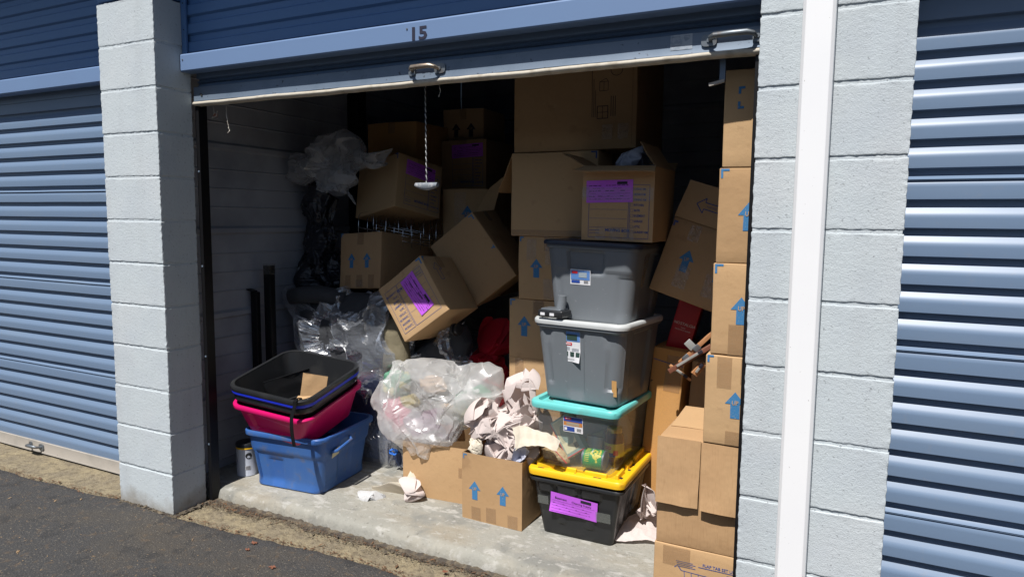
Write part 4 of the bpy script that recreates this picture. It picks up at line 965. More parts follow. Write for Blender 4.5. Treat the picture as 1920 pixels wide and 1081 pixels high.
# grey totes
def fE(s_, u, t):   # broad raised panel with a central channel
    if s_ in (0, 2):
        q = .010*(1-sst(.78, .88, abs(u)))*0
        q += .009*(sst(-.42, -.34, u)-sst(.16, .20, u))*(1-sst(.93, .97, t))
        q += .010*sst(.86, .95, abs(u)+.35*max(0, t-.72)*2)*(t > .2)*(t < .93)
        return q*min(1, t*8)
    return .010*(1-sst(.5, .6, abs(u)))*(t < .9)*min(1, t*6)
def fF(s_, u, t):   # recessed grip arch at the top
    if s_ in (0, 2):
        top = .96; side = sst(-.62, -.56, u)-sst(.38, .46, u)
        q = .012*side*(sst(.60, .66, t))*(1-sst(.90, .93, t))
        q += .012*sst(.56, .62, t)*sst(.40, .55, u)*(1-sst(.62, .68, t))*0
        q += .006*sst(.80, .95, abs(u))*(t < .62)
        q += .008*(t > .66)*(t < .96)*(-1)*(1-side)*.6
        return q*min(1, t*8)
    return .008*(1-sst(.5, .6, abs(u)))*(t < .9)*min(1, t*6)
W_, D_ = .425, .43
tE, bE = tub('grey storage tote with a pale rim, lower of the two grey ones', (1.868, .795, .655), W_, D_, .345, (.84, .86), grayP, -7, r=.045, feat=fE, rim=(.008, .02), openin=False, n=34)
lid(tE, W_, D_, .362, whiteP, e=.014, th=.024, r=.055, well=.014, inner=.05)
LE = mat('label_photo_blue', (.10, .22, .50), .35); LG = mat('label_dark_green', (.03, .06, .05), .4)
def fl3(u, v, o_): t = v/.345; return Vector((u, -(D_*(.86+.14*t))/2+.0085-o_, v))
mb = MB(); f = Face(mb, lambda u, v, o_: fl3(u-.035, v+.245, o_+.018*max(0, -v/.06-.3)*max(0, u/.04)), .0016)
f.patch(0, 0, .086, .135, lw, .4, 8); f.rect(0, .045, .084, .043, LE, 1); f.rect(.004, .042, .05, .026, LG, 1.6); f.rect(-.015, .012, .036, .012, redL, 1.4); f.rect(-.015, .012, .026, .004, lw, 2)
for x in (-.027, .003, .031): f.rect(x, -.033, .02, .02, LG, 1, 1)
for j in range(3): f.line(-.036, -.004-.005*j, -.008, -.004-.005*j, .0015, galv); f.line(.002, -.008-.005*j, .036, -.008-.005*j, .0015, galv)
f.rect(-.032, -.055, .014, .008, canB, 1); f.line(-.02, -.055, .015, -.055, .0015, inkK)
mb.build('sticker', tE, smooth=True)
mb = MB(); f = Face(mb, lambda u, v, o_: fl3(u+.165, v+.085, o_+.0), .002); f.rect(0, 0, .022, .07, cardB, 1); mb.build('cardboard_scrap', tE)
tF, bF = tub('grey storage tote with a navy lid, topmost tote of the tall stack', (1.880, .835, 1.004), W_, D_, .335, (.84, .86), grayP, -4, roll=1.6, r=.045, feat=fF, rim=(.006, .018), openin=False, n=40)
lid(tF, W_, D_, .350, navyP, e=.016, th=.020, r=.05, well=.0, inner=.06)
def fl4(u, v, o_): t = v/.335; return Vector((u, -(D_*(.86+.14*t))/2-o_, v))
mb = MB(); f = Face(mb, lambda u, v, o_: fl4(u-.04, v+.195, o_), .002)
f.rect(0, 0, .095, .066, lw, .5); f.rect(0, .009, .089, .040, LE, 1.2); f.rect(.012, .010, .038, .022, mat('label_grey_tub', (.3, .36, .4), .4), 1.7); f.rect(-.026, .02, .026, .010, redL, 1.8); f.rect(-.022, -.02, .04, .012, canB, 1.2)
for k in range(7): f.rect(.018+.003*k, -.02, .0015, .012, inkK, 1.2)
mb.build('sticker', tF)
mb = MB(); sh = [Vector((W_/2*(.84+.16*t)+.003+.012*math.sin(a*3), a, t*.335)) for a, t in ((-.10, .92), (-.04, .92), (-.07, .45), (-.125, .5))]; mb.add(sh, [(0, 1, 2, 3)], tapeC); mb.build('loose_tape', tF)
# battery pack on the pale rim
rt = empty('tool_battery', (1.722, .615, 1.02), eul((-8, 0, 0))); tag(rt, 'dirty black and grey tool battery standing on the pale tote lid', 'battery')
mb = MB(); mb.box((0, 0, .019), (.125, .085, .032), blackP, bev=.008); mb.box((0, .0, .036), (.10, .07, .012), steel, bev=.004); mb.build('pack', rt, angle=40)
mb = MB(); mb.tube([(.03, .0, .038), (.033, .005, .07), (.034, .006, .098)], [.021, .020, .019], grayP, 20); mb.build('stem', rt, angle=40)
for x in (-.035, .012): mb = MB(); mb.box((x, -.0435, .018), (.022, .002, .012), lw); mb.build('tag_plate', rt)

# left stack of tubs
def fBl(s_, u, t):
    q = 0
    if s_ in (0, 2):
        q += .012*(1-sst(.60, .63, t)); q += .008*(abs(u-.18) > 0)*(u > -.62)*(u < -.1)*(t < .52)*1; q -= .004*(u > .35)*(t < .6)
    else:
        q += .010*(1-sst(.60, .63, t)); q += .008*(abs(u) < .3)*(t < .8)
    return q*min(1, t*8)
G = 'tubs nested in the left stack'
W_, D_ = .475, .475
tB, bBl = tub('dusty blue storage tub on the slab, bottom of the left stack', (.335, .59, .06), W_, D_, .30, (.86, .86), blueP, 5, r=.05, feat=fBl, rim=(.012, .026), wall=.003, group=G)
mb = MB(); mb.tube([(W_/2+.006, -.15, .215), (W_/2+.028, -.14, .222), (W_/2+.030, -.02, .245), (W_/2+.004, .0, .25)], .008, blueP, 8); mb.build('handle', tB, angle=40)
mb = MB(); mb.add([(W_/2-.006, -.14, .175), (W_/2-.006, -.08, .185), (W_/2+.002, -.08, .225), (W_/2+.002, -.14, .215)], [(0, 1, 2, 3)], creamL); mb.build('sticker', tB)
def fP(s_, u, t):
    if s_ == 0: return .016*(sst(-.86, -.78, u)-sst(.72, .86, u))*(sst(.22, .28, t)-sst(.62, .72, t+.1*u))*1
    return .0
def under(c, yaw, pitch, roll, h_): return Vector(c)-eul((yaw, pitch, roll)) @ Vector((0, 0, h_))
tP, bP = tub('bright pink tub tilted inside the blue tub', under((.324, .517, .540), 3, 12, 5, .185), .468, .478, .185, (.80, .84), pinkP, 3, roll=5, pitch=12, r=.06, feat=fP, rim=(.012, .022), wall=.003, group=G)
tK2, _ = tub('black tub nested in the pink tub, lowest of the nested dark ones', under((0.3263, 0.5045, 0.594), 3, 12, 5, .22), 0.462, 0.462, 0.22, (.78, .80), blackP, 3, roll=5, pitch=12, r=.07, rim=(.010, .030), wall=.003, group=G)
tVB, _ = tub('vivid blue tub showing as a thin band between black tubs', under((0.3283, 0.4993, 0.62), 3, 12, 5, .22), 0.472, 0.472, 0.22, (.78, .80), vivBlue, 3, roll=5, pitch=12, r=.07, rim=(.012, .020), wall=.003, group=G)
tK, _ = tub('open black tub on top of the left stack, cardboard pieces inside', under((0.33, 0.495, 0.64), 3, 12, 5, .22), 0.472, 0.472, 0.22, (.78, .80), blackP, 3, roll=5, pitch=12, r=.07, rim=(.014, .024), wall=.003, group=G)
Rk = eul((3, 12, 5)); o0 = under((.330, .495, .640), 3, 12, 5, .22)
def sheetbox(label, P, th=.004, cat='cardboard', name='cardboard_piece', m=cardA):
    mb = MB(); a, b, c, d_ = [Vector(q) for q in P]; n_ = (b-a).cross(d_-a).normalized()*th
    def g(u, v): return (a*(1-u)+b*u)*(1-v)+(d_*(1-u)+c*u)*v
    for k, s_ in ((0, 1), (1, -1)):
        vs = [g(i/6, j/6)+n_*k+n_.normalized()*.006*noise.noise(Vector((i*.5, j*.5, P[0][0]*9))) for j in range(7) for i in range(7)]; fs = [(j*7+i, j*7+i+1, (j+1)*7+i+1, (j+1)*7+i) for j in range(6) for i in range(6)]
        mb.add(vs, fs if s_ < 0 else [f_[::-1] for f_ in fs], m)
    R4 = [a, b, c, d_]
    for i in range(4): p, q = R4[i], R4[(i+1) % 4]; mb.add([p, q, q+n_, p+n_], [(0, 1, 2, 3)], edgeM if m is cardA else m)
    return tag(mb.build(name, angle=30), label, cat)
K = lambda x, y, z: o0+Rk @ Vector((x, y, z))
sheetbox('bent cardboard piece standing inside the open black tub', [K(.01, -.02, .03), K(.13, .03, .03), K(.145, .07, .20), K(.02, .03, .215)])
sheetbox('cardboard flap folded forward inside the open black tub', [K(.0, -.10, .04), K(.12, -.05, .04), K(.135, .03, .10), K(.012, -.015, .10)])
sheetbox('small cardboard corner poking up at the left of the open black tub', [K(-.10, -.13, .04), K(-.03, -.12, .04), K(-.03, -.12, .13), K(-.065, -.13, .14)])
sheetbox('black plastic panel leaning inside the open black tub', [K(-.165, -.04, .03), K(-.05, .16, .03), K(-.06, .17, .165), K(-.185, -.05, .155)], m=blackP, cat='sheet', name='plastic_sheet')
mb = MB(); P = [K(.165, -.16, .16), K(.185, -.20, .215), K(.193, -.225, .226), K(.197, -.252, .222), K(.198, -.256, .20)]; e = P[-1]
P += [e+Vector((-.004, -.018, -.05)), e+Vector((-.002, -.022, -.10)), e+Vector((.004, -.022, -.15)), e+Vector((.010, -.018, -.19))]
rs = []
for i, p in enumerate(P):
    w2 = .010; rs.append([p+Vector((-w2, 0, 0)), p+Vector((w2, 0, .002)), p+Vector((w2, .003, .002)), p+Vector((-w2, .003, 0))])
mb.rings(rs, blackM, capa=True, capb=True); tag(mb.build('strap', angle=40), 'black webbing strap hanging over the rim of the left tubs', 'strap')
# paint can
rt = empty('formula_can', (.0, .455, .06)); rt.name = 'paint_can'; tag(rt, 'white and blue can with black lid beside the blue tub', 'can')
n = 48; cr = .053
mb = MB(); cyl(mb, [(cr-.004, 0), (cr, .002), (cr+.001, .006), (cr, .008), (cr, .15), (cr+.001, .154)], canW, n)
f = Face(mb, lambda u, v, o_: Vector(((cr+o_)*math.cos(u/cr-math.pi/2+.35), (cr+o_)*math.sin(u/cr-math.pi/2+.35), v)), .0006)
P = [(-.075, .12), (-.03, .10), (-.028, .07), (-.05, .035), (-.075, .03)]; f.poly(P, canB, 1)
f.text('ic', -.045, .085, .022, lw, 2, .05); f.rect(.03, .05, .026, .022, lw, 1.5, 4)
for k in range(9): f.rect(.020+.0025*k, .05, .0014, .02, inkK, 2)
for j in range(6): f.line(-.02, .08-.008*j, .01, .08-.008*j, .0016, galv)
for j in range(4): f.line(-.03, .03-.006*j, .03, .03-.006*j, .001, galv)
mb.build('body', rt, angle=40)
mb = MB(); cyl(mb, [(cr+.0015, .150), (cr+.0025, .151), (cr+.0025, .158), (cr+.001, .159)], yellP, n); mb.build('collar', rt, angle=40)
mb = MB(); cyl(mb, [(cr+.001, .159), (cr+.003, .160), (cr+.003, .176), (cr, .18), (cr-.02, .181)], blackP, n); mb.build('lid', rt, angle=40)
mb = MB(); f = Face(mb, lambda u, v, o_: Vector(((cr+o_)*math.cos(u/cr-math.pi/2+.35), (cr+o_)*math.sin(u/cr-math.pi/2+.35), v)), .0012); f.poly([(.035+.017*math.cos(t*.52), .115+.017*math.sin(t*.52)) for t in range(12)], blackP, 1); mb.build('disc', rt)

# ================================================================== SOFT THINGS
# wrapped furniture, rear and front
soft('wrapped_bundle', 'tall bundle in black wrapping standing at the back left', 'bundle', blackWrap, [(548, 560), (545, 520), (560, 470), (566, 400), (575, 350), (600, 335), (640, 345), (650, 420), (650, 560)], 1.10, .10, clamp=-.17, seed=3, amp=.03, f0=3.5, n=7, dents=(80, .003, .014, 4, 5), aniso=(.5, 1, 1.6), nu=140, nv=40, smooth=False, angle=25)
so_ = soft('wrapped_armchair', 'dark upholstered chair in stretch film, left of the tipped box', 'armchair', darkCloth, [(560, 560), (620, 548), (680, 545), (740, 556), (765, 600), (768, 700), (700, 720), (620, 715), (575, 690), (562, 620)], .98, .11, seed=5, amp=.014, f0=5, n=5, nu=90, nv=26)
so_.name = 'wrapped_armchair'
mb = MB(); mb.tube([at(545, 556, .85), at(570, 552, .87), at(602, 552, .90), at(650, 560, .95)], [.045, .05, .052, .05], darkCloth, 20); mb.build('arm_roll', so_, smooth=True)
soft('cushion', 'blue patch of cushion', '', blueCloth, [(582, 618), (630, 618), (648, 632), (640, 645), (590, 640)], .95, .04, parent=so_, seed=9, amp=.006, f0=12, n=4, nu=40, nv=14)
soft('cushion', 'khaki cushion end', '', oliveCloth, [(728, 590), (760, 596), (772, 700), (722, 700)], .91, .06, parent=so_, seed=10, amp=.006, f0=12, n=4, nu=40, nv=14)
soft('film', 'crinkled glossy stretch film', '', wrapF, [(533, 548), (560, 536), (640, 536), (720, 545), (768, 590), (775, 690), (720, 735), (640, 720), (575, 690), (553, 620), (534, 575)], .94, .13, clamp=-.17, parent=so_, seed=11, amp=.03, f0=4.5, n=6, gain=.62, dents=(110, .004, .02, 3), aniso=(1, 1, 1.1), nu=220, nv=80, smooth=False)
sob = soft('wrapped_bedding', 'navy bedding bundle in stretch film standing on the slab', 'bedding', navyCloth, [(655, 690), (720, 680), (752, 720), (762, 800), (765, 880), (700, 872), (672, 860), (600, 800), (600, 700)], .97, .10, seed=15, amp=.016, f0=5, n=6, nu=90, nv=26)
soft('film', 'milky stretched film', '', wrapF, [(655, 685), (722, 675), (757, 720), (768, 800), (770, 888), (705, 880), (672, 868), (600, 805), (600, 690)], .955, .11, parent=sob, seed=16, amp=.014, f0=6, n=7, dents=(90, .003, .012, 3), aniso=(.6, 1, 1.5), nu=150, nv=44, smooth=False)
mb = MB(); c = Vector(at(738, 847, .83))
for k in range(2): mb.tube([c+Vector((.022*math.cos(t)*(1 if k else -1), -.01*math.sin(t*2), .014*math.sin(t)+.003*k)) for t in np.linspace(0, 6.2, 14)], .0045, blueCloth, 6)
mb.build('knot', sob, smooth=True)
soc = soft('wrapped_office_chair', 'film-wrapped office chair part with a black caster under the tipped box', 'office chair', darkCloth, [(775, 650), (800, 640), (840, 620), (872, 605), (885, 640), (880, 690), (860, 700), (780, 700)], 1.06, .10, seed=21, amp=.02, f0=7, n=6, nu=80, nv=24)
soft('film', 'clear crinkled film', '', wrapF, [(768, 655), (800, 632), (850, 602), (885, 600), (893, 640), (885, 695), (860, 705), (775, 705)], 1.02, .12, parent=soc, seed=22, amp=.02, f0=7, n=6, dents=(90, .003, .014, 3), nu=130, nv=40, smooth=False)
mb = MB(); c = Vector(at(860, 617, .88)); X = Vector((.9, -.2, .1)).normalized()
for a, r_, L in ((0, .030, .020), (-.03, .030, .018)):
    Y = X.orthogonal().normalized(); Z = X.cross(Y); q = c+X*a
    mb.rings([[q+X*x+(Y*math.cos(2*math.pi*k/24)+Z*math.sin(2*math.pi*k/24))*rr for k in range(24)] for x, rr in ((-L/2, r_*.8), (-L/2+.003, r_), (L/2-.003, r_), (L/2, r_*.8), (L/2, r_*.35))], blackP, capa=True, capb=True)
mb.tube([c, c+Vector((-.05, .05, -.02)), c+Vector((-.09, .12, -.05))], .014, blackP, 10)
mb.build('caster', soc, angle=35)

# milky bag full of colourful stuff on the low box
cm = [mat('fabric_green', (.08, .22, .14), .7, nz=[(14, 3, .55, .6, (.38, .33, .12), .9)]), mat('fabric_pink', (.40, .06, .12), .7), mat('fabric_mustard', (.38, .30, .10), .7), mat('fabric_tan', (.40, .27, .17), .7), mat('fabric_plum', (.20, .11, .17), .7), mat('fabric_rose', (.38, .18, .15), .7)]
for i, (nm, o_, dy) in enumerate((('green and yellow patterned cloth at the top left inside the milky bag', [(722, 700), (750, 690), (775, 705), (772, 735), (740, 745), (722, 730)], .80), ('pink cloth down the left side inside the milky bag', [(716, 738), (745, 742), (770, 770), (780, 815), (750, 815), (724, 770)], .77),
        ('mustard cloth in the middle left of the milky bag', [(755, 745), (775, 738), (790, 752), (770, 765), (755, 760)], .70), ('tan soft toy at the top of the milky bag', [(785, 705), (830, 705), (845, 728), (810, 738), (790, 725)], .80), ('plum cloth low in the middle of the milky bag', [(755, 775), (830, 765), (865, 795), (840, 825), (770, 820)], .74), ('rose cloth at the right of the milky bag', [(820, 790), (845, 780), (862, 795), (845, 812), (822, 810)], .74), ('second tan cloth heaped at the right of the milky bag', [(850, 740), (900, 720), (930, 750), (900, 800), (860, 790)], .80))):
    soft('folded_cloth', nm, 'cloth', cm[i % 6], o_, dy, .045, seed=30+i, amp=.014, f0=14, n=6, dents=(8, .003, .008, i), nu=70, nv=28, group='clothes inside the milky bag')
bagO = [(713, 678), (722, 674), (760, 680), (800, 673), (850, 676), (893, 692), (915, 688), (942, 700), (941, 745), (925, 770), (900, 800), (890, 840), (862, 843), (835, 849), (800, 843), (760, 826), (735, 800), (720, 770), (708, 735), (709, 705)]
soft('plastic_bag', 'milky plastic bag bulging over the low box, clothes showing through', 'plastic bag', bagM, bagO, .735, .13, tilt=.22, seed=41, amp=.050, f0=4, n=6, gain=.55, dents=(60, .002, .010, 5, 7), nu=260, nv=110, smoothb=1, back=.7, smooth=True, angle=16)
soft('plastic_bag', 'dusty empty plastic bag draped over the black bundle at the back', 'plastic bag', bagD, [(543, 322), (560, 280), (600, 275), (612, 252), (650, 241), (690, 262), (735, 275), (722, 300), (690, 310), (668, 345), (670, 392), (625, 372), (588, 360), (600, 340), (570, 335)], 1.0, .11, clamp=-.175, seed=44, amp=.035, f0=5, n=6, gain=.60, dents=(80, .002, .010, 9, 6), nu=200, nv=80, smoothb=1, smooth=True, angle=16)
# paper
PG = dict(group='crumpled packing paper')
fold_sheet('crumpled_paper', 'main wad of pinkish packing paper filling the open arrow box', 'packing paper', paperP, at(948, 815, .66), (.155, .10, .135), (.95, .8), 22, 3, 210, **PG)
fold_sheet('crumpled_paper', 'wad of pinkish paper at the left of the arrow box, touching the milky bag', 'packing paper', paperP, at(912, 800, .63), (.10, .08, .12), (.65, .55), 20, 8, 150, **PG)
fold_sheet('crumpled_paper', 'wad of pinkish paper behind the cream sheet, touching the teal lid', 'packing paper', paperP, at(982, 790, .71), (.10, .07, .12), (.65, .55), 20, 12, 150, **PG)
fold_sheet('crumpled_paper', 'tall peaked sheet of packing paper rising highest behind the other wads', 'packing paper', paperP, at(980, 745, .77), (.105, .055, .135), (.60, .52), 11, 25, 140, **PG)
c4 = [at(955, 805, .56), at(1050, 832, .47), at(1045, 848, .47), at(960, 860, .54)]
sheet('crumpled_paper', 'cream sheet of paper sticking out to the right over the tote edge', 'packing paper', paperY, [at(962, 800, .60), at(1052, 826, .47), at(1044, 848, .46), at(965, 842, .52)], seed=55, amp=.012, f0=9, bend=lambda u, v: (0, 0, .025*math.sin(u*3)), nu=60, nv=30, jag=.06)
fold_sheet('crumpled_paper', 'small bluish white paper at the front rim of the arrow box', 'packing paper', paperW, at(972, 852, .54), (.055, .03, .035), (.24, .2), 12, 31, 70, **PG)
fold_sheet('crumpled_paper', 'cream paper pushed down the front left corner of the arrow box', 'packing paper', paperY, at(893, 838, .57), (.045, .035, .065), (.30, .26), 12, 34, 80, **PG)
fold_sheet('crumpled_paper', 'twisted packing paper standing beside the black tote', 'packing paper', paperP, at(1207, 938, .74), (.055, .05, .095), (.42, .36), 14, 41, 110, **PG)
sheet('crumpled_paper', 'flat packing paper sheet lying on the slab beside the black tote', 'packing paper', paperP, [(1.995, .59, .068), (2.23, .70, .075), (2.20, .92, .16), (2.07, .86, .15)], seed=62, amp=.03, f0=8, nu=60, nv=50, jag=.08, bend=lambda u, v: (0, 0, .03*math.sin(3.1*u)*math.sin(3*v)))
fold_sheet('crumpled_paper', 'curled torn paper lying on the slab in front of the low box', 'packing paper', paperY, at(742, 905, .64), (.13, .06, .10), (.56, .34), 9, 47, 110, **PG)
fold_sheet('crumpled_paper', 'pinkish paper strip on the slab against the low box', 'packing paper', paperP, at(766, 918, .59), (.085, .05, .055), (.36, .2), 7, 52, 80, **PG)
fold_sheet('tissue', 'scrunched white tissue on the slab near the blue tub', 'tissue', tissueM, at(699, 931, .52), (.085, .05, .032), (.40, .32), 20, 55, 110)
fold_sheet('crumpled_paper', 'bluish white paper rising out of the checklist box', 'packing paper', paperW, at(1187, 312, .84), (.10, .08, .095), (.5, .42), 14, 61, 120, **PG)
# tulle
rt = empty('red_tulle', at(910, 700, 1.08)); tag(rt, 'heap of sheer dark red tulle behind the milky bag', 'tulle')
for k_, (cc, rr_, sz_) in enumerate(((at(900, 680, 1.1), (.13, .09, .12), (.8, .6)), (at(925, 640, 1.12), (.11, .08, .12), (.7, .5)), (at(930, 700, 1.05), (.10, .08, .10), (.6, .5)))):
    fold_sheet('fold', None, '', tulleM, Vector(cc)-Vector(at(910, 700, 1.08)), rr_, sz_, 14, 81+k_, 100, parent=rt, soft_=5)
soft('red_tulle', 'scrap of red cloth showing between milky bag and packing paper', 'tulle', tulleM, [(932, 745), (945, 735), (952, 750), (944, 765), (934, 760)], .78, .04, seed=77, amp=.01, f0=9, n=4, nu=36, nv=14)
# wire racks
G = 'chrome wire racks on the shaded arrow box'
def rack(label, P0, ux, uy, nw, L, Wd, curve):
    mb = MB(); ux, uy = Vector(ux).normalized(), Vector(uy).normalized(); up = Vector((0, 0, 1)); P0 = Vector(P0)
    for s_ in (0, 1): mb.tube([P0+uy*Wd*s_, P0+uy*Wd*s_+ux*L], .0035, chrome, 6)
    for k in range(nw):
        a = P0+ux*(L*k/(nw-1)); mb.tube([a-up*.06, a, a+up*.065*curve+uy*.006, a+up*.08*curve+uy*.03, a+up*.08*curve+uy*(Wd-.03), a+uy*Wd], .0019, chrome, 6)
    mb.tube([P0-up*.03, P0+ux*L-up*.03], .0025, chrome, 6)
    tag(mb.build('wire_rack', smooth=True), label, 'wire rack', G)
a = at(672, 426, 1.05); b = at(805, 452, 1.25); dx = Vector(b)-Vector(a)
rack('front chrome wire rack lying on the shaded arrow box', a, dx, (-.1, .9, .1), 9, dx.length, .16, 1)
rack('taller chrome wire rack behind the front one', Vector(a)+Vector((.03, .1, .0)), dx, (-.2, .9, .1), 6, dx.length*.9, .14, 1.4)
# steel bed frame ends on the left wall
mb = MB(); mb.box((0, 0, 0), (.05, .04, 1.10), blackM, bev=.003)
o = tag(mb.build('bed_rail', angle=30, loc=Vector((-.085, .73, .62))), 'taller black steel bed rail against the left inner wall, tape on its top', 'bed rail', 'bed rails against the left wall')
mb = MB(); mb.box((0, 0, .53), (.052, .046, .06), tapeC, bev=.004); mb.build('tape', o)
mb = MB(); mb.box((0, 0, 0), (.045, .03, .95), blackM, bev=.003); mb.box((-.02, -.01, .485), (.06, .035, .006), blackM, eul((0, 0, 12)))
tag(mb.build('bed_rail', angle=30, loc=Vector((-.155, .69, .545))), 'shorter black steel bed rail with a small angle foot on top', 'bed rail', 'bed rails against the left wall')
# wooden and metal brackets by the stack
def hinge(label, p0, p1, wd, m, plate=False):
    p0, p1 = Vector(p0), Vector(p1); L = (p1-p0).length; q = (p1-p0).to_track_quat('X', 'Z').to_matrix(); T = (p0+p1)/2
    mb = MB(); mb.box((0, 0, 0), (L, .014, wd), m, bev=.002)
    o = mb.build('rail', None, angle=30, loc=T, rot=q); o.name = 'furniture_bracket'; tag(o, label, 'bracket', 'worn brackets jutting from the gap by the stack')
    mb = MB()
    if plate:
        mb.box((-.01, -.012, .028), (.032, .003, .042), zincM, bev=.002); mb.build('mounting_plate', o, angle=30); mb = MB()
        for x in (-.06, .0): mb.box((x, -.013, .0), (.030, .008, wd+.006), steel, bev=.002)
        mb.build('clip', o, angle=30)
    else:
        mb.box((0, -.012, .004), (L*.6, .005, .010), zincM, bev=.001); mb.box((L*.25, -.013, .004), (.02, .006, .014), inkK, bev=.001); mb.build('slide_insert', o, angle=30)
hinge('worn orange wooden bracket with a zinc plate, topmost of the brackets', at(1274, 680, .74), at(1338, 622, .78), .018, woodM, True)
hinge('reddish wooden rail with a metal slide below the zinc-plated bracket', at(1254, 696, .72), at(1334, 648, .76), .020, mat('red_brown_wood', (.17, .065, .038), .5, nz=[(14, 4, .45, .65, (.16, .05, .03), .8, (1, 1, 6))]))
hinge('short thin wooden rail lying beneath the reddish one', at(1256, 684, .80), at(1296, 712, .80), .012, woodM)
hinge('little copper-brown bracket end beside the right-hand stack', at(1301, 702, .76), at(1318, 680, .78), .03, woodM)
# pull rope
a = Vector(at(797, 150, .30)); b = Vector(at(800, 348, .30)); rt = empty('pull_rope', a); tag(rt, 'twisted rope with a grey T-shaped pull handle hanging from the door', 'pull rope')
mb = MB()
for s_ in (0, 1):
    mb.tube([(Vector((0, 0, 0))).lerp(b-a, t/120)+Vector((.0016*math.cos(t*.9+s_*math.pi), .0016*math.sin(t*.9+s_*math.pi), 0)) for t in range(121)], .0018, (mat('rope_light', (.5, .5, .5), .9) if s_ == 0 else darkM), 6)
mb.build('rope', rt, smooth=True)
mb = MB(); c = b-a; n = 24; L = .108
mb.rings([[c+Vector((x, (.011+0)*math.sin(t), .0+.013*math.cos(t) if math.cos(t) > 0 else .019*math.cos(t)*(1-(abs(x)/(L/2))**2*.75))) for t in [2*math.pi*k/n for k in range(n)]] for x in np.linspace(-L/2, L/2, 16)], mat('grey_pull_handle', (.17, .19, .21), .5, nz=[(60, 3, .5, .7, (.5, .5, .5), .6)]), capa=True, capb=True)
mb.build('pull_handle', rt, angle=50)
# cobweb debris hanging from the door edge
webM = mat('dusty_web', (.45, .42, .36), .9)
for i, (pts, lab) in enumerate(((((400, 200), (402, 212), (398, 222), (405, 218), (408, 208)), 'bit of dusty cobweb with a dead leaf under the door edge at far left'), (((425, 198), (424, 215), (428, 232), (430, 246), (426, 250)), 'longer strand of dusty cobweb under the door edge at left'), (((823, 158), (826, 170), (823, 182)), 'tiny strand of cobweb under the door near the handle'))):
    mb = MB(); P = [Vector(at(x, y, .235)) for x, y in pts]; Q = [P[0]]
    for p, q in zip(P, P[1:]): Q += [p.lerp(q, t/5)+Vector((noise.noise(p*90+Vector((t, 0, 0))), noise.noise(p*70+Vector((0, t, 0))), 0))*.004 for t in range(1, 6)]
    mb.tube(Q, [.0006+.003*abs(noise.noise(q*120)) for q in Q], webM, 5)
    if i == 0: mb.add([P[1]+Vector((-.004, 0, 0)), P[1]+Vector((.022, .003, -.004)), P[1]+Vector((.018, 0, -.020)), P[1]+Vector((-.008, -.003, -.014))], [(0, 1, 2, 3)], leafM)
    tag(mb.build('cobweb'), lab, 'cobweb', 'cobwebs under the door edge')

# ================================================================== LITTER
def leaf(label, x, y, z, s, rz, sd):
    mb = MB(); n = 22; rr = random.Random(sd); P = []
    for k in range(n):
        a = 2*math.pi*k/n; r_ = s*(.55+.45*abs(math.sin(a*2.5)))*(1-.3*math.cos(a)); P.append((r_*math.cos(a+rz), r_*math.sin(a+rz)*.8, .003+.25*s*rr.random()))
    mb.add([(0, 0, .004)]+P, [(0, k+1, (k+1) % n+1) for k in range(n)], leafM)
    tag(mb.build('fallen_leaf', loc=Vector((x, y, z))), label, 'leaf', 'fallen leaves')
def gp(px, py): 
    d = AF*FPX+AR*(px-960)-AU*(py-540.5); t = (.014-CAM[2])/d[2]; return CAM+t*d
for (px, py, s, lab) in ((511, 1062, .016, 'reddish leaf lying alone on the asphalt'), (477, 1018, .018, 'brown leaf on the asphalt edge'), (465, 1030, .012, 'small curled leaf by the asphalt edge'), (835, 1072, .014, 'orange leaf on the rough apron at the bottom')):
    g = gp(px, py); leaf(lab, g[0], g[1], .012, s, px, int(px))
def litter(name, label, m, n, fn, smin, smax, sd):
    mb = MB(); rr = random.Random(sd)
    for _ in range(n):
        x, y, z = fn(rr); s = rr.uniform(smin, smax)*(1+1.5*(rr.random() < .06)); a = rr.uniform(0, 6.28); el = rr.uniform(.12, .5)
        u = Vector((math.cos(a), math.sin(a), rr.uniform(-.3, .3)))*s; v = Vector((-math.sin(a), math.cos(a), rr.uniform(-.5, .5)))*s*el; c = Vector((x, y, z+s*.25))
        w3 = Vector((0, 0, s*el*.6))
        mb.add([c-u, c-v, c+u, c+v, c+w3], [(0, 1, 4), (1, 2, 4), (2, 3, 4), (3, 0, 4)], m)
    tag(mb.build(name), label, kind='stuff')
def f1(rr): x = rr.uniform(-2.2, 2.4); return x, edge_y(x)+rr.gauss(.008, .016), .002
litter('needle_litter', 'rusty needle litter lying along the asphalt edge', litM, 2600, f1, .002, .007, 1)
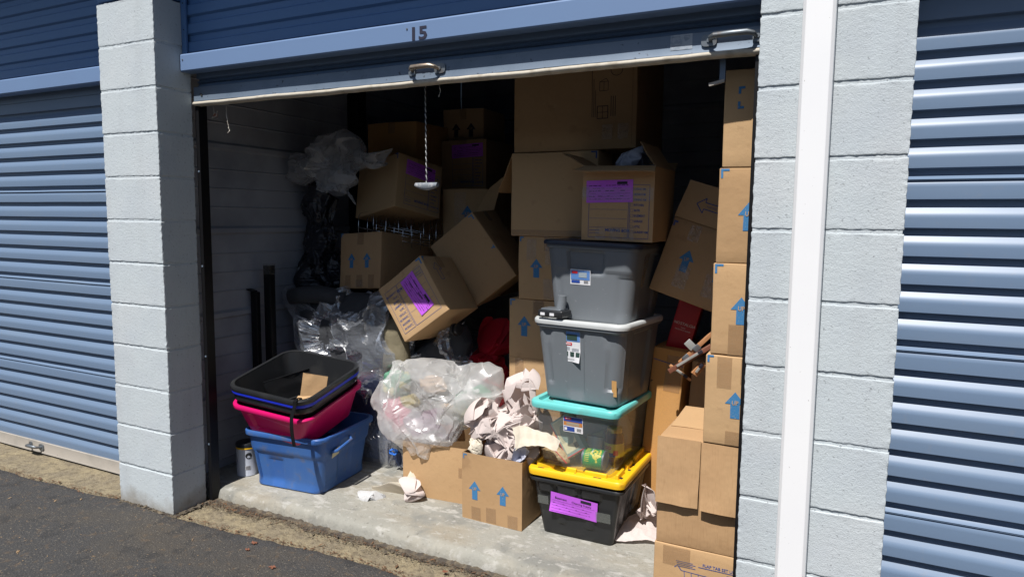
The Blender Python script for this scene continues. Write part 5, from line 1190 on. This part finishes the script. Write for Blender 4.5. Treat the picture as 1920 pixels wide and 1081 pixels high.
def f2(rr): x = rr.uniform(.0, 2.5)**1; x = x if rr.random() > .25 else rr.uniform(0, .4); return x, lip(x)-.035-abs(rr.gauss(0, .035)), .006
litter('grit_crumbs', 'brown crumbs and needles at the foot of the slab lip', litM, 2200, f2, .0015, .006, 2)
litter('dark_crumbs', 'dark soil crumbs at the foot of the slab lip', dirtM, 5200, f2, .0015, .0055, 3)
def f3(rr): x = rr.uniform(-2.5, 2.5); return x, rr.uniform(-1.3, 0), .012
litter('asphalt_specks', 'scattered tan specks and chips on the asphalt', mat('tan_chip', (.30, .20, .11), .9), 1600, f3, .0015, .005, 4)
def f4(rr):
    t = rr.random(); return (rr.uniform(-.40, .02), rr.gauss(-.012, .010), .004) if t < .6 else (rr.gauss(.016, .008), rr.uniform(-.02, .2), .003)
litter('pillar_crumbs', 'dark broken crumbs around the foot of the left pillar', dirtM, 900, f4, .003, .011, 5)

fold_sheet('plastic_bag', 'second sheet of milky plastic heaped over the right end of the milky bag', 'plastic bag', bagM, at(900, 735, .72), (.13, .06, .10), (.42, .36), 9, 71, 110)
fold_sheet('plastic_bag', 'loose milky plastic gathered across the front of the milky bag', 'plastic bag', bagM, at(850, 778, .66), (.20, .04, .10), (.5, .36), 7, 77, 120)

fold_sheet('crumpled_paper', 'wad of pinkish paper low at the front of the arrow box', 'packing paper', paperP, at(930, 850, .60), (.09, .05, .06), (.5, .4), 18, 91, 130, **PG)

fold_sheet('plastic_bag', 'loose clear plastic sheet hanging below the dusty bag at the back', 'plastic bag', bagD, at(640, 335, .98), (.10, .05, .10), (.36, .3), 8, 101, 90)
fold_sheet('plastic_bag', 'curled clear plastic sheet on the left of the dusty bag at the back', 'plastic bag', bagD, at(595, 295, .95), (.11, .05, .09), (.36, .3), 8, 107, 90)

fold_sheet('crumpled_paper', 'wad of pinkish paper under the cream sheet in the arrow box', 'packing paper', paperP, at(985, 838, .64), (.10, .07, .08), (.6, .5), 18, 95, 130, **PG)
fold_sheet('crumpled_paper', 'wad of pinkish paper filling the back of the arrow box', 'packing paper', paperP, at(935, 785, .78), (.13, .07, .12), (.7, .6), 18, 98, 130, **PG)
